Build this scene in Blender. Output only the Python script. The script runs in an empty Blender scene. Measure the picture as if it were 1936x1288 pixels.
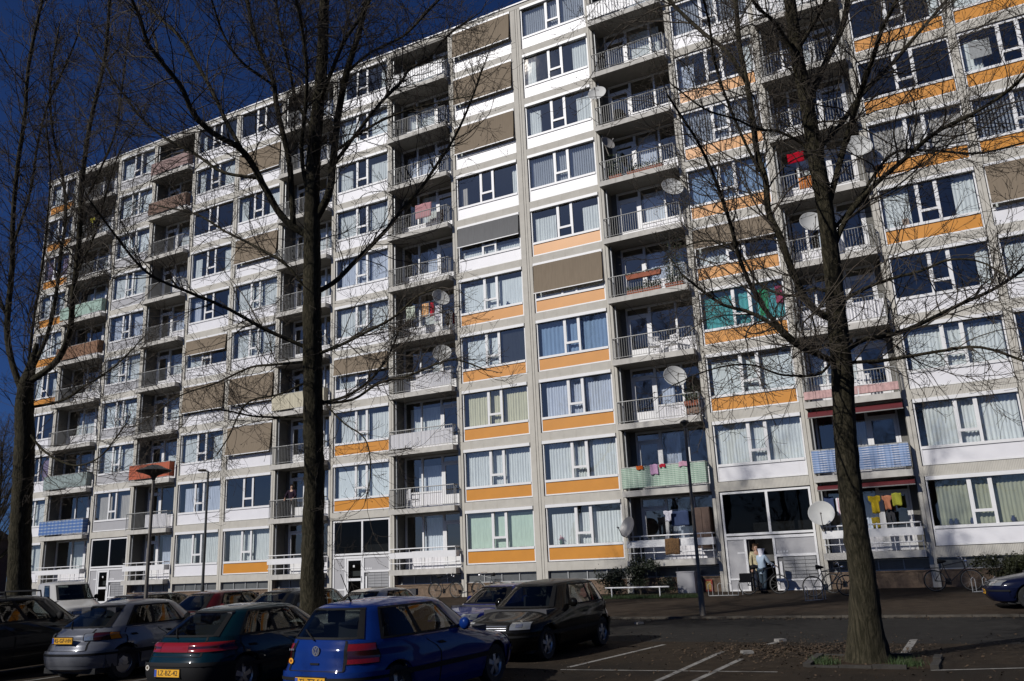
import bpy, bmesh, math, random
import numpy as np
from mathutils import Vector, Matrix, Euler

random.seed(7)
RNG = np.random.RandomState(11)
scene = bpy.context.scene
COL = scene.collection
rad = math.radians

# ------------------------------------------------------------------ camera
# solved from the facade grid; 1936 x 1288 reference frame, focal 1573.7 px
CAM = np.array([16.2908, -33.5075, 0.2402])
YAW, PITCH, ROLL, FPX = -.4831, .2552, -.0437, 1573.7
def cam_axes():
    cy, sy, cp, sp, cr, sr = math.cos(YAW), math.sin(YAW), math.cos(PITCH), math.sin(PITCH), math.cos(ROLL), math.sin(ROLL)
    f = np.array([sy*cp, cy*cp, sp]); r = np.array([cy, -sy, 0.]); u = np.cross(r, f)
    return r*cr+u*sr, -r*sr+u*cr, f
CR, CU, CF = cam_axes()
cam_data = bpy.data.cameras.new('camera')
cam = bpy.data.objects.new('camera', cam_data); COL.objects.link(cam)
M = Matrix(((CR[0], CU[0], -CF[0], CAM[0]), (CR[1], CU[1], -CF[1], CAM[1]), (CR[2], CU[2], -CF[2], CAM[2]), (0, 0, 0, 1)))
cam.matrix_world = M
cam_data.sensor_fit = 'HORIZONTAL'; cam_data.sensor_width = 36.0
cam_data.lens = FPX/1936*36
cam_data.clip_start = .05; cam_data.clip_end = 3000
scene.camera = cam

# ------------------------------------------------------------------ sky, sun, exposure
SUN_EL, SUN_AZ = 33.0, 26.0          # light travels towards +y, a little towards +x
world = bpy.data.worlds.new('World'); scene.world = world; world.use_nodes = True
nt = world.node_tree; nt.nodes.clear()
wo = nt.nodes.new('ShaderNodeOutputWorld'); bg = nt.nodes.new('ShaderNodeBackground')
sky = nt.nodes.new('ShaderNodeTexSky'); sky.sky_type = 'NISHITA'; sky.sun_disc = False
sky.sun_elevation = rad(SUN_EL); sky.sun_rotation = rad(180+SUN_AZ)
sky.altitude = 3000; sky.air_density = 1.0; sky.dust_density = 9.0; sky.ozone_density = 9.0
bg.inputs['Strength'].default_value = 0.05
tint = nt.nodes.new('ShaderNodeMix'); tint.data_type = 'RGBA'; tint.blend_type = 'MULTIPLY'; tint.inputs[0].default_value = 1; tint.inputs[7].default_value = (.66, .82, 1.14, 1)
nt.links.new(sky.outputs[0], tint.inputs[6]); nt.links.new(tint.outputs[2], bg.inputs[0]); nt.links.new(bg.outputs[0], wo.inputs[0])
sl = bpy.data.lights.new('sun', 'SUN'); sl.energy = 5.0; sl.angle = rad(.53); sl.color = (1, .965, .92)
so = bpy.data.objects.new('sun', sl); COL.objects.link(so)
sd = Vector((math.sin(rad(SUN_AZ))*math.cos(rad(SUN_EL)), math.cos(rad(SUN_AZ))*math.cos(rad(SUN_EL)), -math.sin(rad(SUN_EL))))
so.rotation_euler = sd.to_track_quat('-Z', 'Y').to_euler(); so.location = (0, -60, 60)
vs = scene.view_settings
vs.view_transform = 'Standard'; vs.look = 'None'; vs.exposure = -0.30; vs.gamma = 1.0; vs.use_curve_mapping = False
scene.cycles.max_bounces = 8; scene.cycles.transparent_max_bounces = 16
scene.cycles.caustics_reflective = False; scene.cycles.caustics_refractive = False

# ------------------------------------------------------------------ pixel -> world helpers (reference photo pixels)
def ray(px, py):
    d = CF*FPX+CR*(px-968)-CU*(py-644); return d/np.linalg.norm(d)
def at(px, py, depth):
    d = ray(px, py); return CAM+d*depth/(d@CF)
def onY(px, py, Y):
    d = ray(px, py); return CAM+d*(Y-CAM[1])/d[1]
def gz(y):
    return float(np.interp(y, [-12, -1], [-1.68, -1.40]))
def ong(px, py):
    z = -1.55; d = ray(px, py)
    for _ in range(60):
        p = CAM+d*(z-CAM[2])/d[2]; z = .5*z+.5*gz(p[1])
    return p

# ------------------------------------------------------------------ materials
MATS = {}
def mat(name, base, rough=.6, metal=0., noise=0., nscale=6., bump=0., bscale=20., spec=.5, dirt=None, coat=0., emis=None):
    if name in MATS: return MATS[name]
    m = bpy.data.materials.new(name); m.use_nodes = True; n = m.node_tree; L = n.links
    b = n.nodes['Principled BSDF']
    b.inputs['Base Color'].default_value = (*base, 1); b.inputs['Roughness'].default_value = rough
    b.inputs['Metallic'].default_value = metal; b.inputs['Specular IOR Level'].default_value = spec
    b.inputs['Coat Weight'].default_value = coat; b.inputs['Coat Roughness'].default_value = .04
    tc = n.nodes.new('ShaderNodeTexCoord')
    if noise > 0:
        t = n.nodes.new('ShaderNodeTexNoise'); t.inputs['Scale'].default_value = nscale; t.inputs['Detail'].default_value = 6
        t.inputs['Roughness'].default_value = .65
        L.new(tc.outputs['Object'], t.inputs['Vector'])
        r = n.nodes.new('ShaderNodeValToRGB')
        r.color_ramp.elements[0].position = .3; r.color_ramp.elements[1].position = .72
        lo = [c*(1-noise) for c in base]; hi = [min(1, c*(1+noise*.6)) for c in base]
        r.color_ramp.elements[0].color = (*lo, 1); r.color_ramp.elements[1].color = (*hi, 1)
        L.new(t.outputs['Fac'], r.inputs['Fac'])
        out = r.outputs['Color']
        if dirt is not None:
            t2 = n.nodes.new('ShaderNodeTexNoise'); t2.inputs['Scale'].default_value = dirt[1]; t2.inputs['Detail'].default_value = 5
            mp = n.nodes.new('ShaderNodeMapping'); mp.inputs['Scale'].default_value = dirt[2]
            L.new(tc.outputs['Object'], mp.inputs['Vector']); L.new(mp.outputs[0], t2.inputs['Vector'])
            r2 = n.nodes.new('ShaderNodeValToRGB'); r2.color_ramp.elements[0].position = dirt[3]; r2.color_ramp.elements[1].position = dirt[3]+.2
            mx = n.nodes.new('ShaderNodeMix'); mx.data_type = 'RGBA'
            mx.inputs[7].default_value = (*dirt[0], 1)
            L.new(t2.outputs['Fac'], r2.inputs['Fac']); L.new(r2.outputs['Color'], mx.inputs[0]); L.new(out, mx.inputs[6])
            out = mx.outputs[2]
        L.new(out, b.inputs['Base Color'])
    if bump > 0:
        t = n.nodes.new('ShaderNodeTexNoise'); t.inputs['Scale'].default_value = bscale; t.inputs['Detail'].default_value = 5
        L.new(tc.outputs['Object'], t.inputs['Vector'])
        bp = n.nodes.new('ShaderNodeBump'); bp.inputs['Strength'].default_value = bump; bp.inputs['Distance'].default_value = .02
        L.new(t.outputs['Fac'], bp.inputs['Height']); L.new(bp.outputs['Normal'], b.inputs['Normal'])
    if emis:
        b.inputs['Emission Color'].default_value = (*emis, 1); b.inputs['Emission Strength'].default_value = 1
    MATS[name] = m; return m

def ribbed(name, base, period, depth=.4):
    m = mat(name, base, .85, 0, .10, 2.2, dirt=((base[0]*.76, base[1]*.75, base[2]*.72), 1.3, (2.5, 1, .3), .58))
    n = m.node_tree; L = n.links; b = n.nodes['Principled BSDF']
    tc = n.nodes.new('ShaderNodeTexCoord')
    w = n.nodes.new('ShaderNodeTexWave'); w.bands_direction = 'X'; w.inputs['Scale'].default_value = .314/period*1.0
    w.inputs['Distortion'].default_value = 0.15
    L.new(tc.outputs['Object'], w.inputs['Vector'])
    bp = n.nodes.new('ShaderNodeBump'); bp.inputs['Strength'].default_value = depth; bp.inputs['Distance'].default_value = .03
    L.new(w.outputs['Fac'], bp.inputs['Height']); L.new(bp.outputs['Normal'], b.inputs['Normal'])
    return m

def glass(name, tint=(.93, .96, .965), refl=3.4):
    if name in MATS: return MATS[name]
    m = bpy.data.materials.new(name); m.use_nodes = True; n = m.node_tree; n.nodes.clear(); L = n.links
    o = n.nodes.new('ShaderNodeOutputMaterial'); mx = n.nodes.new('ShaderNodeMixShader')
    tr = n.nodes.new('ShaderNodeBsdfTransparent'); tr.inputs[0].default_value = (*tint, 1)
    gl = n.nodes.new('ShaderNodeBsdfGlossy'); gl.inputs['Roughness'].default_value = .015; gl.inputs[0].default_value = (1, .93, .84, 1)
    lw = n.nodes.new('ShaderNodeLayerWeight'); lw.inputs[0].default_value = .5
    pw = n.nodes.new('ShaderNodeMath'); pw.operation = 'POWER'; pw.inputs[1].default_value = 5; L.new(lw.outputs['Facing'], pw.inputs[0])
    fr = n.nodes.new('ShaderNodeMath'); fr.operation = 'MULTIPLY_ADD'; fr.inputs[1].default_value = .95; fr.inputs[2].default_value = .045; L.new(pw.outputs[0], fr.inputs[0])
    ml = n.nodes.new('ShaderNodeMath'); ml.operation = 'MULTIPLY'; ml.inputs[1].default_value = refl; ml.use_clamp = True
    tc = n.nodes.new('ShaderNodeTexCoord'); ns = n.nodes.new('ShaderNodeTexNoise'); ns.inputs['Scale'].default_value = 1.6; ns.inputs['Detail'].default_value = 2
    bp = n.nodes.new('ShaderNodeBump'); bp.inputs['Strength'].default_value = .05; bp.inputs['Distance'].default_value = .05
    L.new(tc.outputs['Object'], ns.inputs['Vector']); L.new(ns.outputs['Fac'], bp.inputs['Height'])
    L.new(bp.outputs['Normal'], gl.inputs['Normal'])
    L.new(fr.outputs[0], ml.inputs[0]); L.new(ml.outputs[0], mx.inputs[0]); L.new(tr.outputs[0], mx.inputs[1]); L.new(gl.outputs[0], mx.inputs[2])
    L.new(mx.outputs[0], o.inputs[0]); MATS[name] = m; return m

def cloth(name, base, trans=.14, noise=.10):
    """thin fabric: diffuse plus a little translucency"""
    if name in MATS: return MATS[name]
    m = bpy.data.materials.new(name); m.use_nodes = True; n = m.node_tree; n.nodes.clear(); L = n.links
    o = n.nodes.new('ShaderNodeOutputMaterial'); mx = n.nodes.new('ShaderNodeMixShader'); mx.inputs[0].default_value = trans
    d = n.nodes.new('ShaderNodeBsdfDiffuse'); t = n.nodes.new('ShaderNodeBsdfTranslucent')
    tc = n.nodes.new('ShaderNodeTexCoord'); ns = n.nodes.new('ShaderNodeTexNoise'); ns.inputs['Scale'].default_value = 5
    mp = n.nodes.new('ShaderNodeMapping'); mp.inputs['Scale'].default_value = (3, 1, .4)
    L.new(tc.outputs['Object'], mp.inputs[0]); L.new(mp.outputs[0], ns.inputs['Vector'])
    r = n.nodes.new('ShaderNodeValToRGB'); r.color_ramp.elements[0].position = .35; r.color_ramp.elements[1].position = .65
    r.color_ramp.elements[0].color = (*[c*(1-noise) for c in base], 1); r.color_ramp.elements[1].color = (*[min(1, c*(1+noise*.5)) for c in base], 1)
    L.new(ns.outputs['Fac'], r.inputs[0]); L.new(r.outputs[0], d.inputs[0]); L.new(r.outputs[0], t.inputs[0])
    L.new(d.outputs[0], mx.inputs[1]); L.new(t.outputs[0], mx.inputs[2]); L.new(mx.outputs[0], o.inputs[0]); MATS[name] = m; return m

def striped(name, a, b_, axis, period, duty=.5, second=None):
    """printed stripes (fabric) along an object axis; second adds a crossing set"""
    if name in MATS: return MATS[name]
    m = bpy.data.materials.new(name); m.use_nodes = True; n = m.node_tree; L = n.links; b = n.nodes['Principled BSDF']
    b.inputs['Roughness'].default_value = .8; b.inputs['Specular IOR Level'].default_value = .2
    tc = n.nodes.new('ShaderNodeTexCoord'); sp = n.nodes.new('ShaderNodeSeparateXYZ'); L.new(tc.outputs['Object'], sp.inputs[0])
    def stripe(ax, per, du):
        q = n.nodes.new('ShaderNodeMath'); q.operation = 'DIVIDE'; q.inputs[1].default_value = per; L.new(sp.outputs[ax], q.inputs[0])
        f = n.nodes.new('ShaderNodeMath'); f.operation = 'FRACT'; L.new(q.outputs[0], f.inputs[0])
        g = n.nodes.new('ShaderNodeMath'); g.operation = 'LESS_THAN'; g.inputs[1].default_value = du; L.new(f.outputs[0], g.inputs[0])
        return g.outputs[0]
    mx = n.nodes.new('ShaderNodeMix'); mx.data_type = 'RGBA'; mx.inputs[6].default_value = (*a, 1); mx.inputs[7].default_value = (*b_, 1)
    L.new(stripe(axis, period, duty), mx.inputs[0]); out = mx.outputs[2]
    if second:
        m2 = n.nodes.new('ShaderNodeMix'); m2.data_type = 'RGBA'; m2.inputs[7].default_value = (*second[0], 1)
        k = n.nodes.new('ShaderNodeMath'); k.operation = 'MULTIPLY'; k.inputs[1].default_value = .55
        L.new(stripe(second[1], second[2], second[3]), k.inputs[0]); L.new(k.outputs[0], m2.inputs[0]); L.new(out, m2.inputs[6]); out = m2.outputs[2]
    L.new(out, b.inputs['Base Color']); MATS[name] = m; return m

CONC = mat('concrete', (.475, .45, .395), .85, 0, .09, 3.0, .15, 60, dirt=((.37, .35, .31), 1.1, (2.2, 1, .3), .60))
RIB = ribbed('ribbed concrete', (.485, .46, .405), .05)
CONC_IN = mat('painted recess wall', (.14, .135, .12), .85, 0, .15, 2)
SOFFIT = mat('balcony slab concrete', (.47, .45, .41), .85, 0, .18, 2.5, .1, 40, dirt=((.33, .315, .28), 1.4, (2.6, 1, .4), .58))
SOFFU = mat('shaded slab underside', (.20, .19, .17), .9, 0, .2, 2.5, dirt=((.12, .115, .10), 1.2, (1, 1, 1), .55))  # shade below the slabs is put into this darker colour, with mottled dirt
WHITE = mat('white paint', (.68, .675, .67), .45, 0, .06, 4)
WPANEL = mat('white panel', (.69, .68, .695), .40, 0, .05, 1.5, dirt=((.55, .535, .52), .9, (3, 1, .25), .64))
OPANEL = mat('orange panel', (.54, .225, .026), .38, 0, .07, 1.3, dirt=((.42, .16, .018), .8, (3, 1, .3), .66))
GPANEL = mat('grey panel', (.36, .355, .36), .45, 0, .06, 2)
FRAMEG = mat('grey metal', (.38, .385, .38), .45, .3, .1, 8)
RAILM = mat('railing metal', (.24, .24, .23), .5, .1, .15, 10)
PLINTH = mat('brown aggregate plinth', (.165, .115, .078), .95, 0, .45, 9, .5, 90, dirt=((.07, .055, .045), .7, (1, 1, 1), .58))
SCREENM = cloth('sunscreen fabric', (.235, .19, .14), .12, .06)
SCREENG = cloth('grey sunscreen fabric', (.17, .17, .17), .12, .06)
GLASS = glass('window glass')
GLASSD = glass('dark entrance glass', (.45, .48, .5), .4)
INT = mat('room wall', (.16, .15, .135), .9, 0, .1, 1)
DARK = mat('dark interior', (.03, .03, .03), .9)
BLACK = mat('black rubber', (.012, .012, .012), .8)
CURT = {'n': cloth('net curtain', (.82, .84, .82)), 'e': cloth('beige curtain', (.58, .53, .47)), 'y': cloth('yellow curtain', (.74, .70, .50)),
        't': cloth('teal curtain', (.12, .44, .44)), 'b': cloth('blue curtain', (.27, .38, .55)), 'p': cloth('plain light curtain', (.86, .90, .90)),
        'g': cloth('green blind', (.64, .78, .64)), 'v': cloth('vertical blind', (.80, .83, .88)), 'N': cloth('olive curtain', (.42, .42, .30)),
        'm': cloth('mauve curtain', (.35, .25, .33)), 'l': cloth('lavender net', (.66, .70, .80)), 'k': cloth('dark blind', (.10, .105, .11))}

# ------------------------------------------------------------------ mesh builder
class MB:
    def __init__(s): s.v = []; s.f = []; s.m = []
    def add(s, vs, fs, m=0):
        o = len(s.v); s.v += [tuple(map(float, q)) for q in vs]; s.f += [tuple(i+o for i in f) for f in fs]; s.m += [m]*len(fs)
    def box(s, x0, x1, y0, y1, z0, z1, m=0):
        s.add([(x0, y0, z0), (x1, y0, z0), (x1, y1, z0), (x0, y1, z0), (x0, y0, z1), (x1, y0, z1), (x1, y1, z1), (x0, y1, z1)],
              [(0, 3, 2, 1), (4, 5, 6, 7), (0, 1, 5, 4), (1, 2, 6, 5), (2, 3, 7, 6), (3, 0, 4, 7)], m)
    def mark(s, test, m):
        s.m = [m if test(f) else q for f, q in zip(s.f, s.m)]
    def quad(s, a, b, c, d, m=0): s.add([a, b, c, d], [(0, 1, 2, 3)], m)
    def tube(s, pts, r, n=6, m=0, cap=True):
        P = [np.array(p, float) for p in pts]; k = len(P); R = r if hasattr(r, '__len__') else [r]*k
        V = []; up = np.array([.13, .21, 1.]); pa = None
        for i in range(k):
            t = P[min(i+1, k-1)]-P[max(i-1, 0)]; t = t/(np.linalg.norm(t)+1e-12)
            a = np.cross(t, up) if pa is None else pa-t*(pa@t)
            if np.linalg.norm(a) < 1e-3: a = np.cross(t, np.array([1., .2, .1]))
            a = a/np.linalg.norm(a); pa = a; b = np.cross(t, a)
            for j in range(n):
                g = 2*math.pi*j/n; V.append(P[i]+(a*math.cos(g)+b*math.sin(g))*R[i])
        F = [(i*n+j, i*n+(j+1) % n, (i+1)*n+(j+1) % n, (i+1)*n+j) for i in range(k-1) for j in range(n)]
        if cap: F += [tuple(range(n-1, -1, -1)), tuple((k-1)*n+j for j in range(n))]
        s.add(V, F, m)
    def lathe(s, prof, c, n=20, axis='z', m=0, rot=None):
        V = []; k = len(prof)
        for r, h in prof:
            for j in range(n):
                g = 2*math.pi*j/n; q = (r*math.cos(g), r*math.sin(g), h)
                if axis == 'y': q = (q[0], q[2], q[1])
                elif axis == 'x': q = (q[2], q[0], q[1])
                q = Vector(q)
                if rot is not None: q = rot @ q
                V.append((q[0]+c[0], q[1]+c[1], q[2]+c[2]))
        F = [(i*n+j, i*n+(j+1) % n, (i+1)*n+(j+1) % n, (i+1)*n+j) for i in range(k-1) for j in range(n)]
        s.add(V, F, m)
    def grid(s, fn, nu, nv, m=0):
        V = [fn(i/nu, j/nv) for j in range(nv+1) for i in range(nu+1)]
        F = [(j*(nu+1)+i, j*(nu+1)+i+1, (j+1)*(nu+1)+i+1, (j+1)*(nu+1)+i) for j in range(nv) for i in range(nu)]
        s.add(V, F, m)
    def mesh(s, name, mats, smooth=False, sharp=None):
        me = bpy.data.meshes.new(name); me.from_pydata(s.v, [], s.f)
        for q in (mats if isinstance(mats, (list, tuple)) else [mats]): me.materials.append(q)
        if any(s.m): me.polygons.foreach_set('material_index', s.m)
        if smooth:
            me.polygons.foreach_set('use_smooth', [True]*len(me.polygons))
            if sharp: me.set_sharp_from_angle(angle=rad(sharp))
        me.update(); return me

def ob(name, data, parent=None, loc=(0, 0, 0), rot=(0, 0, 0), label=None, kind=None):
    o = bpy.data.objects.new(name, data); COL.objects.link(o)
    o.location = loc; o.rotation_euler = rot
    if parent is not None: o.parent = parent
    if label: o['label'] = label
    if kind: o['kind'] = kind
    return o
def thing(name, label, cat, loc=(0, 0, 0), rot=(0, 0, 0), group=None, data=None):
    o = ob(name, data, None, loc, rot, label); o['category'] = cat
    if group: o['group'] = group
    return o
def copy_tree(o, parent=None):
    c = o.copy(); COL.objects.link(c)
    if parent is not None: c.parent = parent
    for ch in list(o.children): copy_tree(ch, c)
    return c
# ------------------------------------------------------------------ ground
def ground_sheet(name, x0, x1, ys, dz, m, kind='structure', xs=None):
    b = MB(); xs = xs or [x0, x1]
    V = [(x, y, gz(y)+dz) for y in ys for x in xs]; k = len(xs)
    F = [(j*k+i, j*k+i+1, (j+1)*k+i+1, (j+1)*k+i) for j in range(len(ys)-1) for i in range(k-1)]
    b.add(V, F); o = ob(name, b.mesh(name, m), kind=kind); return o
def gmat(*a, **k): return mat(*a, spec=.08, **k)
PAVER = gmat('clinker paving', (.035, .0265, .0185), .9, 0, .4, 3.0, .5, 40, dirt=((.019, .016, .013), .35, (1, 1, 1), .5))
ASPH = gmat('road asphalt', (.028, .0265, .0245), .88, 0, .35, 4.0, .4, 60, dirt=((.018, .017, .016), .25, (1, 1, 1), .52))
WALKM = gmat('pavement slabs', (.044, .033, .024), .9, 0, .4, 2.5, .4, 40, dirt=((.030, .025, .020), .4, (1, 1, 1), .52))
SOIL = gmat('soil', (.05, .036, .025), 1, 0, .5, 5, .8, 30)
KERB = gmat('kerb concrete', (.075, .067, .056), .9, 0, .45, 3, .3, 40)
ground_sheet('ground', -800, 800, [-600, -60, -12, -1, 0, 900], -.012, mat('distant ground', (.06, .055, .045), 1, 0, .3, 1))
ground_sheet('parking_paving', -70, 60, [-48, -33, -24, -14.9], 0, PAVER)
ground_sheet('road', -90, 90, [-14.9, -12, -9.6], 0, ASPH)
ground_sheet('pavement', -90, 90, [-9.42, -6, -3, -1, 0.3], .03, WALKM)
# kerb stones between road and pavement, one by one
kb = MB(); kb.box(0, .985, -.09, .09, -.12, .055); kme = kb.mesh('kerb_stone', KERB)
for i in range(46):
    x = -26+i*1.0; o = ob('kerb_stone', kme, None, (x, -9.51+random.uniform(-.012, .012), gz(-9.51)+random.uniform(-.006, .006)), (0, 0, random.uniform(-.008, .008)), kind='structure')
# painted lines
LINE = mat('road paint', (.24, .23, .21), .85, 0, .5, 9, dirt=((.06, .055, .05), 2.5, (1, 1, 1), .50))
def paint(p, q, w=.10, name='parking_line'):
    p = np.array(p[:2]); q = np.array(q[:2]); d = (q-p)/np.linalg.norm(q-p); nrm = np.array([-d[1], d[0]])*w/2
    k = max(2, int(np.linalg.norm(q-p)/.5)); b = MB()
    V = []
    for i in range(k+1):
        c = p+(q-p)*i/k
        for s in (-1, 1): V.append((*(c+nrm*s), gz((c)[1])+.004))
    b.add(V, [(2*i, 2*i+1, 2*i+3, 2*i+2) for i in range(k)])
    ob(name, b.mesh(name, LINE), kind='structure')
paint(ong(1256, 1219), ong(1075, 1262))
paint(ong(1369, 1231), ong(1225, 1296))
paint(ong(1402, 1246), ong(1296, 1296))
paint(ong(1060, 1266.5), ong(1470, 1271), .07)
paint(ong(1760, 1268), ong(1990, 1262), .07)
paint(ong(1728, 1209), ong(1708, 1239), .14)
paint(ong(1478, 1213), ong(1448, 1219), .12)
for k in range(1, 8):
    for y0, y1 in ((-15.1, -19.0), (-20.4, -24.9)):
        x = 9.6-2.45*k; paint((x, y0), (x-.25, y1), .1)

# ------------------------------------------------------------------ the apartment block
BASE = np.array([-8., 0., -1.4])
BLD = thing('apartment_building', 'long ten storey apartment block with orange and white panels, glazed bays and stacked concrete balconies', 'building', tuple(BASE))
def bl(name, data, x=0, y=0, z=0, label=None, kind=None, rot=(0, 0, 0)):
    return ob(name, data, BLD, (x-BASE[0], y-BASE[1], z-BASE[2]), rot, label, kind)
EDG = {0: (-38.13, -35.35), 2: (-30.56, -27.27), 4: (-23.26, -19.84), 5: (-19.52, -16.12), 7: (-11.93, -8.37), 9: (-4.11, -.56),
       10: (0, 3.57), 12: (7.70, 11.20), 14: (15.11, 18.50), 15: (18.77, 22.15)}
PW = .27
for c in (1, 3, 6, 8, 11, 13): EDG[c] = (EDG[c-1][1]+PW, EDG[c+1][0]-PW)
H = 2.8; TOP = 27.62; ROOF = 27.93
WTYPE = {0: 'nnsddnnlds', 2: 'Xenpnlnpps', 4: 'nlsShdsdsd', 5: 'ndSSnnSsSd', 7: 'Xpnhnlnspd', 9: 'gnympHdSSS', 10: 'nnlbSsvssv',
         12: 'Xnpthbvdvn', 14: 'Nnndseddds', 15: 'NndnSvdsdd'}
PTYPE = {0: 'wwwwoooooo', 2: 'Xggggggggg', 4: 'wwwwwwwwww', 5: 'owwwwwwwww', 7: 'Xoowwwwwww', 9: 'ooooowwwww', 10: 'oooooowwww',
         12: 'Xwoooooo'+'ww', 14: 'wwwwoooooo', 15: 'wwwwwooooo'}
WTYPE[0] = 'nnmdsnnmds'
# pilasters (full height, one per axis)
pil = [(EDG[0][0]-.30, EDG[0][0])]
cols = sorted(EDG)
for a, b in zip(cols[:-1], cols[1:]): pil.append((EDG[a][1], EDG[b][0]))
pil.append((EDG[15][1], EDG[15][1]+.3))
for i, (a, b) in enumerate(pil):
    m = MB(); w = b-a
    m.box(.004, w/2-.012, -.05, .22, -1.45, TOP); m.box(w/2+.012, w-.004, -.05, .22, -1.45, TOP)
    m.box(w/2-.013, w/2+.013, -.02, .2, -1.45, TOP)
    if w > .4: m.box(w/2+.09, w/2+.12, -.07, -.05, -1.4, TOP)
    bl('pilaster', m.mesh('pilaster', CONC), a, 0, 0)
# cross walls, floors and rear wall of the rooms behind (seen through the glass)
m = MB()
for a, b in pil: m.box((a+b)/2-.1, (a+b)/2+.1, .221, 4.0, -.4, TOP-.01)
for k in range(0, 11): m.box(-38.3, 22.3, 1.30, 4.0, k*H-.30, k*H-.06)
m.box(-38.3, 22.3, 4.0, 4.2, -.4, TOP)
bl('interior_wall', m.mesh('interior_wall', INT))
m = MB(); m.box(-38.43, 22.46, 4.21, 11, -1.45, TOP-.02); m.box(-38.43, -38.2, .23, 4.2, -1.45, TOP-.02); m.box(22.22, 22.46, .23, 4.2, -1.45, TOP-.02)
bl('end_wall', m.mesh('end_wall', CONC))
m = MB(); m.box(-38.5, 22.5, -.06, 11.1, TOP, ROOF-.07)
bl('roof_fascia', m.mesh('roof_fascia', RIB))
m = MB(); m.box(-38.56, 22.56, -.11, 11.2, ROOF-.07, ROOF)
bl('roof_trim', m.mesh('roof_trim', WHITE))
# antennas / little roof boxes
m = MB()
for x in (-30., -12.3, -4.7):
    m.tube([(x, 3, ROOF), (x, 3, ROOF+2.2)], .025, 5); m.tube([(x-.4, 3, ROOF+1.9), (x+.4, 3, ROOF+1.9)], .012, 4)
bl('roof_antenna', m.mesh('roof_antenna', FRAMEG))

# --- window bays
def frame_mesh(w, cassette):
    m = MB(); y0, y1 = .02, .10; g = .02
    m.box(g, .075, y0, y1, .02, 2.41); m.box(w-.075, w-g, y0, y1, .02, 2.41)
    m.box(.075, w-.075, y0, y1, .02, .075); m.box(.075, w-.075, y0-.03, y1, .595, .70); m.box(.075, w-.075, y0, y1, 2.31, 2.41)
    a, b = .40*w, .60*w
    for x in (a, b): m.box(x-.05, x+.05, y0-.005, y1, .70, 2.31)
    m.box(a+.05, b-.05, y0-.003, y1-.01, 1.10, 1.20)
    m.box(a+.05, a+.085, y0, y1-.02, 1.20, 2.31); m.box(b-.085, b-.05, y0, y1-.02, 1.20, 2.31)
    if cassette: m.box(.03, w-.03, -.085, .018, 2.29, 2.425)
    return m.mesh('window_frame', WHITE)
def boxmesh(name, dims, mt):
    m = MB(); m.box(*dims); return m.mesh(name, mt)
def quadmesh(name, x0, x1, y, z0, z1, mt):
    m = MB(); m.quad((x0, y, z0), (x1, y, z0), (x1, y, z1), (x0, y, z1)); return m.mesh(name, mt)
def curtain_mesh(x0, x1, y, z0, z1, mt, amp=.035, wl=.13, seed=0):
    r = random.Random(seed); n = max(8, int((x1-x0)/wl*4)); xs = np.linspace(x0, x1, n+1); ph = 0; V = []
    for i, x in enumerate(xs):
        ph += (x1-x0)/n/wl*2*math.pi*r.uniform(.6, 1.4); d = amp*math.sin(ph)
        V += [(x, y+d*.6, z1), (x, y+d, z0+r.uniform(0, .015))]
    m = MB(); m.add(V, [(2*i, 2*i+1, 2*i+3, 2*i+2) for i in range(n)]); return m.mesh('curtain', mt, smooth=True)
def blinds_mesh(x0, x1, y, z0, z1, mt, pitch=.115):
    m = MB(); n = int((x1-x0)/pitch)
    for i in range(n):
        x = x0+(x1-x0)*(i+.5)/n; m.quad((x-.035, y-.03, z0), (x+.035, y+.03, z0), (x+.035, y+.03, z1), (x-.035, y-.03, z1))
    return m.mesh('curtain', mt)
CACHE = {}
def cached(key, fn):
    if key not in CACHE: CACHE[key] = fn()
    return CACHE[key]
rw = random.Random(3)
PM = {'w': WPANEL, 'o': OPANEL, 'g': GPANEL}
def bay_band(c, k):
    x0, x1 = EDG[c]; w = x1-x0
    bl('floor_band', cached(('band', c), lambda: boxmesh('floor_band', (.002, w-.002, -.047, .25, -.368, -.004), RIB)), x0, 0, k*H)
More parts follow.
